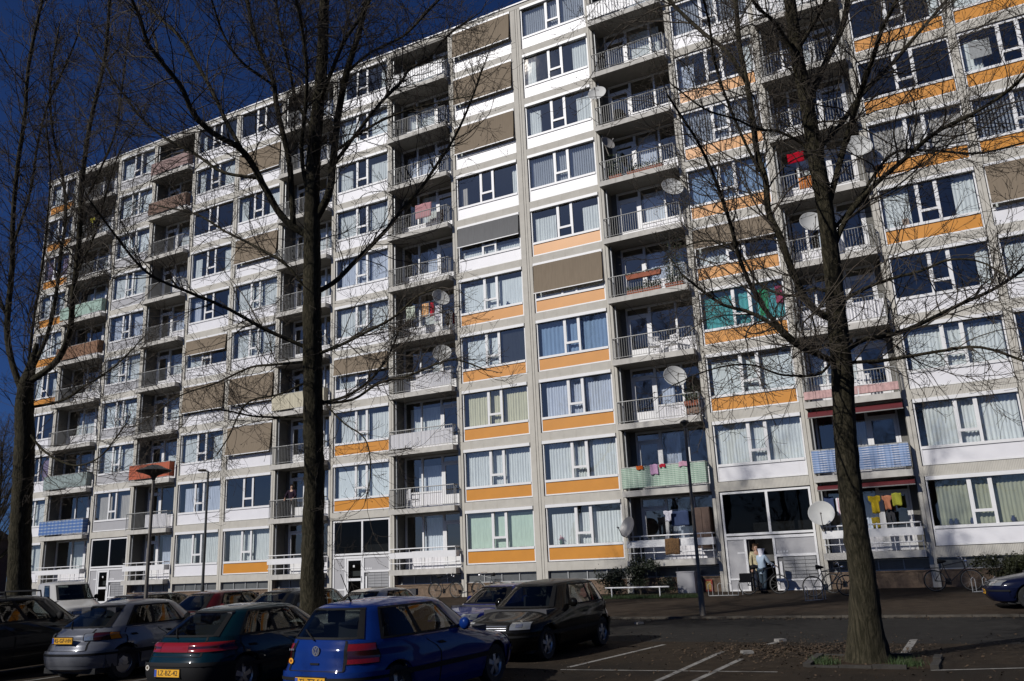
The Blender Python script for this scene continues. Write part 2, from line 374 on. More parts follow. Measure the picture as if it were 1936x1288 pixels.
    # slab behind the band
NPANE = [0]
for c in (14, 12, 15, 10, 9, 7, 5, 4, 2, 0):
    x0, x1 = EDG[c]; w = x1-x0
    for k in range(0, 11):
        if k == 0 and c in (2, 7, 12): continue
        if k == 10: continue
        bay_band(c, k)
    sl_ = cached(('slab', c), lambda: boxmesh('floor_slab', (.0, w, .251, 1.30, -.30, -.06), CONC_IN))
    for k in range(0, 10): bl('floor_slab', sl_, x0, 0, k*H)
    for k in range(1, 11):
        ty = WTYPE[c][k-1]; z = (k-1)*H
        if ty == 'X': continue
        cas = not (c in (12, 14, 15) and k >= 7)
        win = bl('window', cached(('fr', c, cas), lambda: frame_mesh(w, cas)), x0, 0, z)
        pt = PTYPE[c][k-1]
        ob('spandrel_panel', cached(('sp', c, pt), lambda: boxmesh('spandrel_panel', (.076, w-.076, .03, .07, .076, .594), PM[pt])), win)
        a, b = .40*w, .60*w
        for j, (p0, p1, q0) in enumerate(((.076, a-.051, .70), (a+.086, b-.086, 1.201), (b+.051, w-.076, .70))):
            me = cached(('pane', c, j), lambda: quadmesh('pane', 0, p1-p0, 0, q0, 2.30, GLASS))
            ob('pane', me, win, (p0, .062, 0), (rw.uniform(-.006, .006), 0, rw.uniform(-.012, .012)))
        ob('vent_pane', cached(('vent', c), lambda: quadmesh('vent_pane', 0, b-a-.102, 0, .701, 1.099, GLASS)), win, (a+.051, .062, 0), (rw.uniform(-.004, .004), 0, 0))
        sd_ = c*37+k
        gap = rw.uniform(0, .12)
        if ty in 'nyNelp':
            mt = CURT[ty]; zt = 2.28 if rw.random() < .6 else rw.uniform(2.0, 2.2)
            amp = .008 if ty == 'p' else .035
            ob('curtain', curtain_mesh(.10+gap*2, a+.03, .24, .70, zt, mt, amp, seed=sd_), win)
            ob('curtain', curtain_mesh(b-.03+gap, w-.10, .25, .70, zt, mt, amp, seed=sd_+1), win)
            if rw.random() < .75: ob('curtain', curtain_mesh(a+.03, b-.03, .26, .70, zt, mt, amp, seed=sd_+2), win)
        elif ty in 'tb':
            ob('curtain', curtain_mesh(.10, w-.1, .24, .70, 2.26, CURT[ty], .03, .2, seed=sd_), win)
            if ty == 't':
                ob('curtain', curtain_mesh(b+.3, b+.7, .20, .95, 2.26, cloth('green curtain', (.05, .38, .14)), .03, seed=1), win, label='green curtain strip')
                ob('curtain', curtain_mesh(w-.42, w-.14, .20, 1.35, 2.15, cloth('crimson curtain', (.42, .05, .08)), .03, seed=2), win, label='crimson curtain strip')
        elif ty == 'v':
            ob('curtain', blinds_mesh(.10, w-.10, .22, .70, 2.28, CURT['v']), win)
        elif ty == 'g':
            ob('curtain', curtain_mesh(.10, w-.1, .22, .70, 2.2, CURT['g'], .006, .3, seed=sd_), win)
        elif ty == 's':
            ob('curtain', curtain_mesh(.12, a*rw.uniform(.4, .95), .24, .70, rw.uniform(1.9, 2.25), CURT['n'], seed=sd_), win)
            ob('curtain', curtain_mesh(b+rw.uniform(.1, .6), w-.1, .24, .70, rw.uniform(1.9, 2.25), CURT['n'], seed=sd_+5), win)
        elif ty == 'm' and c == 9:
            ob('curtain', curtain_mesh(.28, b-.03, .24, .70, 2.1, CURT['p'], .01, seed=sd_), win)
            ob('curtain', blinds_mesh(b+.05, w-.08, .14, .70, 2.3, CURT['k'], .09), win)
        elif ty == 'm':
            ob('curtain', curtain_mesh(.10, a*.8, .24, .70, 2.2, CURT['m'], seed=sd_), win); ob('curtain', curtain_mesh(b+.1, w-.1, .24, .70, 2.2, CURT['m'], seed=sd_+4), win)
        elif ty in 'ShH':
            zb = {'S': .80 if c != 10 else .95, 'h': 1.45, 'H': 1.32}[ty]
            mb = MB(); yb = {'S': -.20, 'h': -.16, 'H': -.14}[ty]*rw.uniform(.8, 1.2)
            mb.grid(lambda u, v: (.06+(w-.12)*u, -.09+(yb+.09)*v+.02*math.sin(v*3.1), 2.32+(zb-2.32)*v-.012*math.sin(u*3.14)*v), 10, 8)
            mt = SCREENG if ty == 'H' else SCREENM
            ss = ob('sunscreen', mb.mesh('sunscreen', mt, True), win)
            mb = MB(); mb.box(.05, w-.05, yb-.02, yb+.015, zb-.05, zb-.01); ob('bottom_bar', mb.mesh('bottom_bar', WHITE), win)
            for xx in (.045, w-.045): mb = MB(); mb.tube([(xx, -.02, zb+.25), (xx, yb, zb-.03)], .010, 5); ob('screen_arm', mb.mesh('screen_arm', RAILM), win)
            if ty == 'h': ob('curtain', curtain_mesh(.10, a, .24, .70, 2.2, CURT['n'], seed=sd_), win)
            else: ob('curtain', curtain_mesh(.10, w-.1, .26, .70, 1.1, CURT['n'], .02, seed=sd_), win)
        elif ty == 'd' and rw.random() < .75:
            if rw.random() < .5: ob('curtain', curtain_mesh(.1, rw.uniform(.3, .9), .3, .72, rw.uniform(1.7, 2.2), CURT[rw.choice('nnle')], seed=sd_+9), win)
            ob('curtain', curtain_mesh(w-rw.uniform(.35, .7), w-.1, .3, .72, 2.1, CURT['n'], seed=sd_), win)
# paper poster in a window of the right edge, cards on sills
POSTER = mat('poster paper', (.26, .27, .27), .8, 0, .3, 14)
# --- basement strip and plinth
FROST = mat('frosted basement pane', (.115, .12, .12), .22, 0, .25, 3)
for c in cols:
    x0, x1 = EDG[c]; w = x1-x0
    if c in (2, 7, 12): continue
    pl = MB(); pl.box(0, w, .02, .3, -1.5, -.83); pl.box(0, w, -.01, .3, -.829, -.78)
    yb = .30 if c in (1, 3, 6, 8, 11, 13) else .10
    p = bl('plinth_wall', pl.mesh('plinth_wall', [PLINTH]), x0, 0, 0)
    fr = MB(); fr.box(.0, w, yb-.04, yb+.03, -.78, -.74); fr.box(0, w, yb-.04, yb+.03, -.41, -.372)
    n = 4 if c in EDG and w > 3 else 3
    xs = [w*(i/n) for i in range(n+1)]
    for x in xs: fr.box(max(0, x-.02), min(w, x+.02), yb-.045, yb+.028, -.74, -.41)
    bw = bl('basement_window', fr.mesh('basement_window', FRAMEG), x0, 0, 0)
    for i in range(n):
        ob('basement_pane', cached(('bp', c, i), lambda: quadmesh('basement_pane', xs[i]+.02, xs[i+1]-.02, yb, -.74, -.41, FROST)), bw, (0, 0, 0), (0, 0, 0))
m = MB(); m.box(-38.2, 22.2, 1.6, 1.8, -1.45, -.35); bl('basement_wall', m.mesh('basement_wall', DARK))

# --- entrances
MAILM = mat('mailbox metal', (.30, .30, .30), .5, .2, .12, 4)
def entrance(c, door_open):
    x0, x1 = EDG[c]; w = x1-x0; y0, y1 = .015, .11
    m = MB(); zb = -1.385
    m.box(.03, .11, y0, y1, zb, 2.40); m.box(w-.11, w-.03, y0, y1, zb, 2.40)
    m.box(.11, w-.11, y0, y1, 2.31, 2.40); m.box(.11, w-.11, y0, y1, .70, .79); m.box(.11, w-.11, y0-.004, y1, .55, .655)
    m.box(.52*w-.05, .52*w+.05, y0, y1, .79, 2.31)
    dl, dr = .245*w, .53*w
    m.box(dl-.09, dl, y0-.006, y1, zb, .55); m.box(dr, dr+.09, y0-.006, y1, zb, .55)
    m.box(.11, dl-.09, y0, y1, zb, zb+.07); m.box(.11, dl-.09, y0, y1, zb+.42, zb+.49)
    m.box(dr+.09, w-.11, y0, y1, -.14, -.05); m.box(dr+.09, w-.11, y0, y1, zb, zb+.06); m.box(dr+.09, w-.11, y0, y1, zb+.36, zb+.43)
    e = bl('entrance', m.mesh('entrance', WHITE), x0, 0, 0)
    ob('upper_pane', quadmesh('upper_pane', .11, .52*w-.05, .06, .79, 2.31, GLASSD), e, rot=(0, 0, .004)); ob('upper_pane', quadmesh('upper_pane', .52*w+.05, w-.11, .06, .79, 2.31, GLASSD), e)
    ob('side_panel', boxmesh('side_panel', (.11, dl-.09, .045, .08, zb+.49, .55), GPANEL), e); ob('side_panel', boxmesh('side_panel', (.11, dl-.09, .045, .08, zb+.07, zb+.42), GPANEL), e)
    ob('side_panel', boxmesh('side_panel', (dr+.09, w-.11, .045, .08, -.05, .55), GPANEL), e); ob('side_panel', boxmesh('side_panel', (dr+.09, w-.11, .045, .08, zb+.06, zb+.36), GPANEL), e)
    ob('bell_panel', boxmesh('bell_panel', (dr+.16, dr+.26, .03, .06, -1.0, -.32), WHITE), e)
    X0, X1 = dr+.32, w-.14; nz = 6
    for i in range(nz):
        for j in range(3):
            a = X0+(X1-X0)*j/3; z1 = -.17-(.78*i/nz); z0 = z1-.78/nz+.018
            ob('mailbox', cached(('mail', c), lambda: boxmesh('mailbox', (0, (X1-X0)/3-.012, 0, .05, 0, .78/nz-.018), MAILM)), e, (a, .035, z0))
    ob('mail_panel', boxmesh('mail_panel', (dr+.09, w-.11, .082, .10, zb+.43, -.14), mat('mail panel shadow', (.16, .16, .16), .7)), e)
    ob('house_number', boxmesh('house_number', (dl-.38, dl-.11, .035, .045, .02, .075), WHITE), e)
    for q in range(4): ob('house_number', boxmesh('house_number', (dr+.13+q*.11, dr+.20+q*.11, .035, .045, .00, .075), WHITE), e)
    if not door_open:
        d = MB(); d.box(dl+.005, dl+.12, .03, .09, zb+.02, .54); d.box(dr-.12, dr-.005, .03, .09, zb+.02, .54)
        for z0, z1 in ((zb+.02, zb+.18), (-.52, -.40), (.44, .54)): d.box(dl+.12, dr-.12, .03, .09, z0, z1)
        dd = ob('door', d.mesh('door', WHITE), e)
        ob('door_pane', quadmesh('door_pane', dl+.12, dr-.12, .055, zb+.18, -.52, GLASSD), dd); ob('door_pane', quadmesh('door_pane', dl+.12, dr-.12, .056, -.40, .44, GLASSD), dd)
        hd = MB(); hd.tube([(dr-.07, .0, -.6), (dr-.07, .0, -.3)], .012, 5); ob('door_handle', hd.mesh('door_handle', FRAMEG), dd)
        st = MB(); st.box(dl+.40, dl+.50, .045, .05, .12, .22); ob('door_notice', st.mesh('door_notice', WHITE), dd)
    else:
        d = MB(); d.box(0, .05, .13, 1.10, zb+.02, .54); dd = ob('door', d.mesh('door', mat('dark door edge', (.12, .11, .10), .6)), e, (dl+.02, 0, 0), label='entrance door standing open inwards')
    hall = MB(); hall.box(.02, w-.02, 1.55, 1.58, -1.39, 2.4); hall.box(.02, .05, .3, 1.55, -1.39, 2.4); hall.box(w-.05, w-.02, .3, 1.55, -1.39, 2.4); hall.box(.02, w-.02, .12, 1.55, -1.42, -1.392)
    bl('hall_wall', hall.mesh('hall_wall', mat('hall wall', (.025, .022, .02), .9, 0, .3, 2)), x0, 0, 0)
    bl('floor_band', boxmesh('floor_band', (.002, w-.002, -.047, .25, -.368, -.004), RIB), x0, 0, H) if False else None
for c in (2, 7, 12): entrance(c, c == 12)

# --- balcony bays
PROJ = .44; BACK = .80
DOOR_L = {1: False, 3: True, 6: True, 8: False, 11: True, 13: False}
# styles by (col, floor): r bars, s white striped screen, b boards, other = solid screen
STY = {}
for c in DOOR_L:
    for k in range(1, 11): STY[c, k] = 'b' if k == 1 else 'r'
BCURT = {}
rb = random.Random(5)
def balcony_parts(c):
    x0, x1 = EDG[c]; w = x1-x0; yb = BACK
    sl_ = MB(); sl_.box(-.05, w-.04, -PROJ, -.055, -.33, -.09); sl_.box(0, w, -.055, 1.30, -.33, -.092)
    sl_.mark(lambda f: all(sl_.v[i][2] < -.32 for i in f), 1); slab = sl_.mesh('balcony', [SOFFIT, SOFFU])  # bottom faces get the concrete with shade painted in
    # back facade frame; window part + door part
    L = DOOR_L[c]; dw = .95
    fr = MB(); z0, z1 = -.09, 2.46
    xa = .38 if L else .55
    def mx(a, b): return (a, b) if L else (w-b, w-a)
    # door opening from .40 to .40+dw, window from there to w-.1 (mirrored when the door is on the right)
    segs = [(.30, .37), (.40+dw, .40+dw+.11), (2.55, 2.64), (w-.16, w-.08)]
    for a, b in segs:
        a, b = mx(a, b); fr.box(a, b, yb-.05, yb+.04, z0, z1)
    a, b = mx(.37, w-.16)
    fr.box(a, b, yb-.049, yb+.039, z1-.09, z1); a, b = mx(.37, .40+dw); fr.box(a, b, yb-.048, yb+.038, 2.02, 2.09)
    a, b = mx(.40+dw+.11, w-.16); fr.box(a, b, yb-.06, yb+.041, .66, .74)
    front = fr.mesh('balcony_front', WHITE)
    a, b = mx(.40+dw+.11, w-.16); par = MB(); n = 12
    for i in range(n): par.box(a+(b-a)*i/n+.006, a+(b-a)*(i+1)/n-.006, yb-.03, yb+.02, z0, .66)
    par.box(a, b, yb-.015, yb+.018, z0, .659)
    parapet = par.mesh('parapet_panel', WPANEL)
    panes = []
    for a, b, q in ((.40+dw+.11, 2.55, .74), (2.64, w-.16, .74)):
        a, b = mx(a, b); panes.append(quadmesh('balcony_pane', a, b, yb, q, z1-.09, GLASS))
    a, b = mx(.37, .40+dw); panes.append(quadmesh('balcony_pane', a, b, yb, 2.09, z1-.09, GLASS))
    dm = MB(); d0, d1 = mx(.38, .40+dw)
    dm.box(d0, d0+.10, yb-.045, yb+.02, z0+.01, 2.01); dm.box(d1-.10, d1, yb-.045, yb+.02, z0+.01, 2.01)
    dm.box(d0+.1, d1-.1, yb-.045, yb+.02, 1.91, 2.01); dm.box(d0+.1, d1-.1, yb-.045, yb+.02, z0+.01, .52)
    door = dm.mesh('balcony_door', WHITE)
    dpane = quadmesh('door_pane', d0+.1, d1-.1, yb-.01, .52, 1.91, GLASS)
    side = []
    a, b = mx(.031, .30); c_, d_ = mx(w-.08, w-.031)
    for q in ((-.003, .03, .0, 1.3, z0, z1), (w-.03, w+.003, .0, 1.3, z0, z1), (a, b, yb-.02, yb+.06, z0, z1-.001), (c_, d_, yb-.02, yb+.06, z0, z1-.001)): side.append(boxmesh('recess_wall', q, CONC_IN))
    # railing
    zr = .86; xl, xr = 0.0, w-.07; yf = -PROJ+.05
    rl = MB(); rl.tube([(xl, .05, zr), (xl, yf, zr), (xr, yf, zr), (xr, -.05, zr)], .026, 6)
    rl.tube([(xl, -.05, .0), (xl, yf, .0), (xr, yf, .0), (xr, -.05, .0)], .014, 5)
    for x in (xl, xr): rl.tube([(x, yf, -.09), (x, yf, zr)], .018, 5)
    rail = rl.mesh('railing', RAILM)
    bs = MB(); n = int((xr-xl)/.105)
    for i in range(1, n): bs.box(xl+(xr-xl)*i/n-.006, xl+(xr-xl)*i/n+.006, yf-.006, yf+.006, .01, zr-.02)
    for x in (xl, xr):
        for y in (-.31, -.23, -.15): bs.box(x-.007, x+.007, y-.007, y+.007, .01, zr-.02)
    bars = bs.mesh('baluster', RAILM)
    bd = MB(); bd.tube([(xl, -.05, zr), (xl, yf, zr), (xr, yf, zr), (xr, -.05, zr)], .028, 6)
    for x in (xl+.05, xl+.55, xl+1.1, xl+1.75, xl+2.4, xr-.45, xr): bd.tube([(x, yf+.02, -.09), (x, yf+.02, zr)], .016, 5)
    bd.tube([(xl, -.05, .2), (xl, yf, .2), (xr, yf, .2), (xr, -.05, .2)], .022, 5)
    brail = bd.mesh('railing', WHITE)
    bo = MB(); bo.box(xl-.02, xr+.02, yf-.035, yf-.005, .42, .70); bo.box(xr+.02, xr+.045, yf-.03, -.06, .42, .70); board = bo.mesh('railing_board', WHITE)
    pp = MB(); pp.tube([(.09, .06, -.09), (.09, .06, z1)], .035, 7); pipe = pp.mesh('drainpipe', FRAMEG)
    return dict(slab=slab, front=front, parapet=parapet, panes=panes, door=door, dpane=dpane, side=side, rail=rail, bars=bars, brail=brail, board=board, pipe=pipe, w=w, x0=x0, mx=mx, dw=dw)
BP = {}
BALC = {}
for c in (13, 11, 8, 6, 3, 1):
    P = BP[c] = balcony_parts(c); x0 = P['x0']; w = P['w']; mx = P['mx']
    for k in range(1, 11):
        z = (k-1)*H
        s = bl('balcony', P['slab'], x0, 0, z); BALC[c, k] = s
        [ob('recess_wall', q, s) for q in P['side']]
        f = bl('balcony_front', P['front'], x0, 0, z)
        ob('parapet_panel', P['parapet'], f)
        for pm in P['panes']: ob('balcony_pane', pm, f, (0, 0, 0), (rb.uniform(-.004, .004), 0, rb.uniform(-.002, .002)))
        d = bl('balcony_door', P['door'], x0, 0, z); ob('door_pane', P['dpane'], d)
        ob('drainpipe', P['pipe'], s)
        if k == 1:
            ob('railing', P['brail'], s); ob('railing_board', P['board'], s)
        else:
            ob('railing', P['rail'], s); ob('baluster', P['bars'], s, kind='stuff')
        q = rb.random()
        if q < .75:
            mt = CURT[rb.choice('nnnlve')]; a, b = mx(P['dw']+.55, P['dw']+.55+rb.uniform(.5, w-P['dw']-.8))
            ob('curtain', curtain_mesh(a, b, BACK+.2, .0, rb.uniform(1.9, 2.3), mt, .03, seed=c*31+k), f)
    # ceiling of the topmost recess
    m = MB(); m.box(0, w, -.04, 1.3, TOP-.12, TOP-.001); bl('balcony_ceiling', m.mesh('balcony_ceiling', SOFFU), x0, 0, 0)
# ------------------------------------------------------------------ trees
def bark_mat():
    m = bpy.data.materials.new('bark'); m.use_nodes = True; n = m.node_tree; L = n.links; b = n.nodes['Principled BSDF']
    b.inputs['Roughness'].default_value = .95; b.inputs['Specular IOR Level'].default_value = .2
    tc = n.nodes.new('ShaderNodeTexCoord'); mp = n.nodes.new('ShaderNodeMapping'); mp.inputs['Scale'].default_value = (1, 1, .075)
    L.new(tc.outputs['Object'], mp.inputs[0])
    t = n.nodes.new('ShaderNodeTexNoise'); t.inputs['Scale'].default_value = 30; t.inputs['Detail'].default_value = 7; t.inputs['Roughness'].default_value = .7
    L.new(mp.outputs[0], t.inputs['Vector'])
    r = n.nodes.new('ShaderNodeValToRGB'); e = r.color_ramp.elements; e[0].position = .42; e[1].position = .66
    e[0].color = (.014, .011, .007, 1); e[1].color = (.080, .066, .044, 1)
    L.new(t.outputs['Fac'], r.inputs[0])
    t2 = n.nodes.new('ShaderNodeTexNoise'); t2.inputs['Scale'].default_value = 1.3; t2.inputs['Detail'].default_value = 4; L.new(tc.outputs['Object'], t2.inputs['Vector'])
    r2 = n.nodes.new('ShaderNodeValToRGB'); r2.color_ramp.elements[0].position = .45; r2.color_ramp.elements[1].position = .7
    mx = n.nodes.new('ShaderNodeMix'); mx.data_type = 'RGBA'; mx.inputs[7].default_value = (.042, .044, .019, 1)
    L.new(r2.outputs[0], mx.inputs[0]); L.new(r.outputs[0], mx.inputs[6]); L.new(mx.outputs[2], b.inputs['Base Color'])
    bp = n.nodes.new('ShaderNodeBump'); bp.inputs['Strength'].default_value = .9; bp.inputs['Distance'].default_value = .05
    L.new(t.outputs['Fac'], bp.inputs['Height']); L.new(bp.outputs['Normal'], b.inputs['Normal']); return m
BARK = bark_mat()
TWIG = mat('twig bark', (.056, .044, .031), .9, 0, .4, 3)

def resample(P, R, step):
    P = np.array(P); R = np.array(R); d = np.r_[0, np.cumsum(np.linalg.norm(np.diff(P, axis=0), axis=1))]
    n = max(3, int(d[-1]/step)); s = np.linspace(0, d[-1], n)
    # smooth (Catmull-like) interpolation through the points
    out = []
    for i in range(3):
        m = np.gradient(P[:, i], d); k = np.clip(np.searchsorted(d, s)-1, 0, len(d)-2); h = d[k+1]-d[k]; t = (s-d[k])/h
        out.append((2*t**3-3*t**2+1)*P[k, i]+(t**3-2*t**2+t)*h*m[k]+(-2*t**3+3*t**2)*P[k+1, i]+(t**3-t**2)*h*m[k+1])
    return np.array(out).T, np.interp(s, d, R)

class TB:
    """fast tube collector for twigs"""
    def __init__(s): s.V = []; s.F = []; s.n = 0
    def tube(s, P, R, n=3):
        k = len(P); T = np.gradient(P, axis=0); T /= np.linalg.norm(T, axis=1)[:, None]+1e-9
        ref = np.array([.31, .77, .55]); A = np.cross(T, ref); A /= np.linalg.norm(A, axis=1)[:, None]+1e-9; B = np.cross(T, A)
        g = 2*np.pi*np.arange(n)/n
        V = P[:, None]+(A[:, None]*np.cos(g)[None, :, None]+B[:, None]*np.sin(g)[None, :, None])*R[:, None, None]
        s.V.append(V.reshape(-1, 3)); i = np.arange(k-1)[:, None]*n; j = np.arange(n)[None]; j2 = (j+1) % n
        s.F.append(np.stack([i+j, i+j2, i+n+j2, i+n+j], -1).reshape(-1, 4)+s.n); s.n += k*n
    def bud(s, p, d, L, r):
        ref = np.array([.3, .7, .5]); a = np.cross(d, ref); a /= np.linalg.norm(a)+1e-9; b = np.cross(d, a)
        q = p+d*L*.4; V = np.array([p, q+a*r, q+b*r, q-a*r, q-b*r, p+d*L])
        s.V.append(V); F = np.array([(0, 2, 1, 1), (0, 3, 2, 2), (0, 4, 3, 3), (0, 1, 4, 4), (5, 1, 2, 2), (5, 2, 3, 3), (5, 3, 4, 4), (5, 4, 1, 1)])
        s.T = getattr(s, 'T', []); s.T.append(F[:, :3]+s.n); s.n += 6
    def mesh(s, name, m):
        V = np.concatenate(s.V); Q = np.concatenate(s.F) if s.F else np.zeros((0, 4), int); T = np.concatenate(s.T) if getattr(s, 'T', None) else np.zeros((0, 3), int)
        me = bpy.data.meshes.new(name); me.vertices.add(len(V)); me.vertices.foreach_set('co', V.astype(np.float32).ravel())
        loops = np.concatenate([Q.ravel(), T.ravel()]).astype(np.int32); me.loops.add(len(loops)); me.loops.foreach_set('vertex_index', loops)
        np_ = len(Q)+len(T); me.polygons.add(np_)
        st = np.concatenate([np.arange(len(Q))*4, len(Q)*4+np.arange(len(T))*3]).astype(np.int32)
        me.polygons.foreach_set('loop_start', st); me.polygons.foreach_set('use_smooth', np.ones(np_, bool))
        me.materials.append(m); me.update(calc_edges=True); me.validate(); return me

def unit(v): return v/(np.linalg.norm(v)+1e-9)
def grow(tb, rng, p, d, L, r, level, buds, up):
    k = max(4, int(L/.09)) if level < 2 else 4
    k = min(k, 12); st = L/(k-1); P = [p]; dd = d
    wob = .34 if level < 2 else .28
    bend = rng.normal(size=3)*.10
    for i in range(k-1):
        dd = unit(dd+rng.normal(size=3)*wob*.42+bend+np.array([0, 0, up*(.06+.16*i/k)])); P.append(P[-1]+dd*st)
    P = np.array(P); R = np.linspace(r, max(.0030, r*.35), k); tb.tube(P, R, 4 if r > .012 else 3)
    if level >= 3:
        if buds and rng.rand() < buds: tb.bud(P[-1], dd, rng.uniform(.02, .045), rng.uniform(.006, .011))
        return
    if buds and level == 2:
        for i in range(1, k):
            if rng.rand() < buds*.55: tb.bud(P[i], unit(dd+rng.normal(size=3)*.8), rng.uniform(.02, .045), rng.uniform(.006, .011))
    sp = (.17, .14, .10)[level-1] if level else .30
    n = int(L/sp*rng.uniform(.7, 1.1))
    for _ in range(n):
        f = rng.uniform(.15, 1); i = min(k-2, int(f*(k-1))); q = P[i]+(P[i+1]-P[i])*rng.rand(); t = unit(P[i+1]-P[i])
        nd = rng.normal(size=3); nd = unit(nd-t*(nd@t)); c = rng.uniform(.45, 1.0)
        grow(tb, rng, q, unit(t*math.cos(c)+nd*math.sin(c)), L*rng.uniform(.25, .55)*(1.1-.5*f), max(.0032, R[i]*.55), level+1, buds, up)

def tube_np(P, R, n, rough=0., rng=None):
    """thick limb tube with slightly uneven section"""
    k = len(P); T = np.gradient(P, axis=0); T /= np.linalg.norm(T, axis=1)[:, None]
    A = np.zeros_like(P); a = np.cross(T[0], [.2, 1, .1]); a /= np.linalg.norm(a)
    for i in range(k):
        a = a-T[i]*(a@T[i]); a /= np.linalg.norm(a); A[i] = a
    B = np.cross(T, A); g = 2*np.pi*np.arange(n)/n
    rr = R[:, None]*(1+(rng.normal(size=(k, n))*rough if rough else 0))
    V = P[:, None]+(A[:, None]*np.cos(g)[None, :, None]+B[:, None]*np.sin(g)[None, :, None])*rr[..., None]
    i = np.arange(k-1)[:, None]*n; j = np.arange(n)[None]; j2 = (j+1) % n
    F = np.stack([i+j, i+j2, i+n+j2, i+n+j], -1).reshape(-1, 4)
    return V.reshape(-1, 3), F
def limb_mesh(name, P, R, n, org, rough, rng):
    V, F = tube_np(P, R, n, rough, rng); me = bpy.data.meshes.new(name)
    me.from_pydata((V-org).tolist(), [], F.tolist()+[list(range(n-1, -1, -1)), list(range(len(V)-n, len(V)))])
    me.materials.append(BARK if R.max() > .02 else TWIG); me.polygons.foreach_set('use_smooth', [True]*len(me.polygons)); me.update(); return me

def make_tree(name, label, base, trunk, limbs, seed, group=None, dens=1.0, buds=.6, Lmul=1.0):
    """trunk: (px, py, width px, depth); limbs: ([(px,py)...], w0 px, w1 px, depth at root, depth change)"""
    rng = np.random.RandomState(seed); org = np.array(base)
    root = thing(name, label, 'tree', tuple(base), group=group)
    P = [at(x, y, d) for x, y, w, d in trunk]; R = [w*d/FPX/2*.86 for x, y, w, d in trunk]
    P[0] = np.array([P[0][0], P[0][1], base[2]-.12])
    Ps, Rs = resample(P, R, .14)
    V = limb_mesh('trunk', Ps, Rs, 20, org, .035, rng); ob('trunk', V, root)
    tb = TB(); tb2 = TB()
    allp = [(Ps, Rs, .55)]
    for pts, w0, w1, d0, dd in limbs:
        k = len(pts); s = np.linspace(0, 1, k); wv = rng.normal()*.25
        best = None
        for Pq, Rq, _ in allp:             # root each limb on the nearest wood already built
            dq = Pq-CAM; zq = dq@CF; u = 968+FPX*(dq@CR)/zq; v = 644-FPX*(dq@CU)/zq
            e = (u-pts[0][0])**2+(v-pts[0][1])**2; i = int(np.argmin(e))
            if best is None or e[i] < best[0]: best = (e[i], zq[i], Pq[i])
        d0 = best[1]
        dep = d0+dd*s**1.3+wv*np.sin(s*5)*min(1, abs(dd))
        P = [at(x, y, d) for (x, y), d in zip(pts, dep)]; R = list((w0+(w1-w0)*s)*dep/FPX/2*.71)
        if best[0] < 3600: P[0] = best[2]*.75+P[0]*.25
        if pts[-1][1] < 12:               # carry on above the picture's upper edge
            t = unit(P[-1]-P[-2]); L = rng.uniform(3.6, 5.6)
            for q in range(3): P.append(P[-1]+unit(t+np.array([0, 0, .35])+rng.normal(size=3)*.12)*L/3); R.append(R[-1]*.66)
        Ps, Rs = resample(P, R, .16); ob('limb', limb_mesh('limb', Ps, np.maximum(Rs, .006), 9, org, .03, rng), root); allp.append((Ps, Rs, .06))
    for li, (Ps, Rs, s0) in enumerate(allp):
        d = np.r_[0, np.cumsum(np.linalg.norm(np.diff(Ps, axis=0), axis=1))]; Lt = d[-1]
        n = int(Lt*(1-s0)/.155*dens)
        for _ in range(n):
            f = s0+(1-s0)*rng.rand()**.85; i = min(len(Ps)-2, int(f*(len(Ps)-1))); q = Ps[i]; t = unit(Ps[i+1]-Ps[i])
            nd = rng.normal(size=3); nd = unit(nd-t*(nd@t)); c = rng.uniform(.5, 1.15)
            hi = (q[2]-2)/9
            L = (.45+1.9*rng.rand()**1.6)*Lmul*(1.15-.4*f)
            grow(tb, rng, q, unit(t*math.cos(c)+nd*math.sin(c)+np.array([0, 0, .12])), L, min(.013, max(.0052, Rs[i]*.4)), 1, buds*min(1, max(.1, hi)), .5+.4*min(1, max(-.5, hi)))
        for _ in range(int(Lt*(1-s0)/.8*dens)):   # secondary branches carrying twigs of their own
            f = s0+.08+(.92-s0)*rng.rand(); i = min(len(Ps)-2, int(f*(len(Ps)-1))); q = Ps[i]; t = unit(Ps[i+1]-Ps[i])
            nd = rng.normal(size=3); nd = unit(nd-t*(nd@t)); c = rng.uniform(.5, 1.1); hi = (q[2]-2)/9
            grow(tb, rng, q, unit(t*math.cos(c)+nd*math.sin(c)+np.array([0, 0, .12])), rng.uniform(1.4, 3.0)*Lmul*(1.15-.4*f), min(.017, max(.008, Rs[i]*.45)), 0, buds*min(1, max(.1, hi)), .45)
        if li:                             # the limb's own tip
            grow(tb, rng, Ps[-1], unit(Ps[-1]-Ps[-2]), rng.uniform(.6, 1.3), max(.005, Rs[-1]*.8), 1, buds, .6)
    me = tb.mesh('twigs', TWIG); me.transform(Matrix.Translation(Vector(-org)))
    ob('twigs', me, root, kind='stuff')
    return root

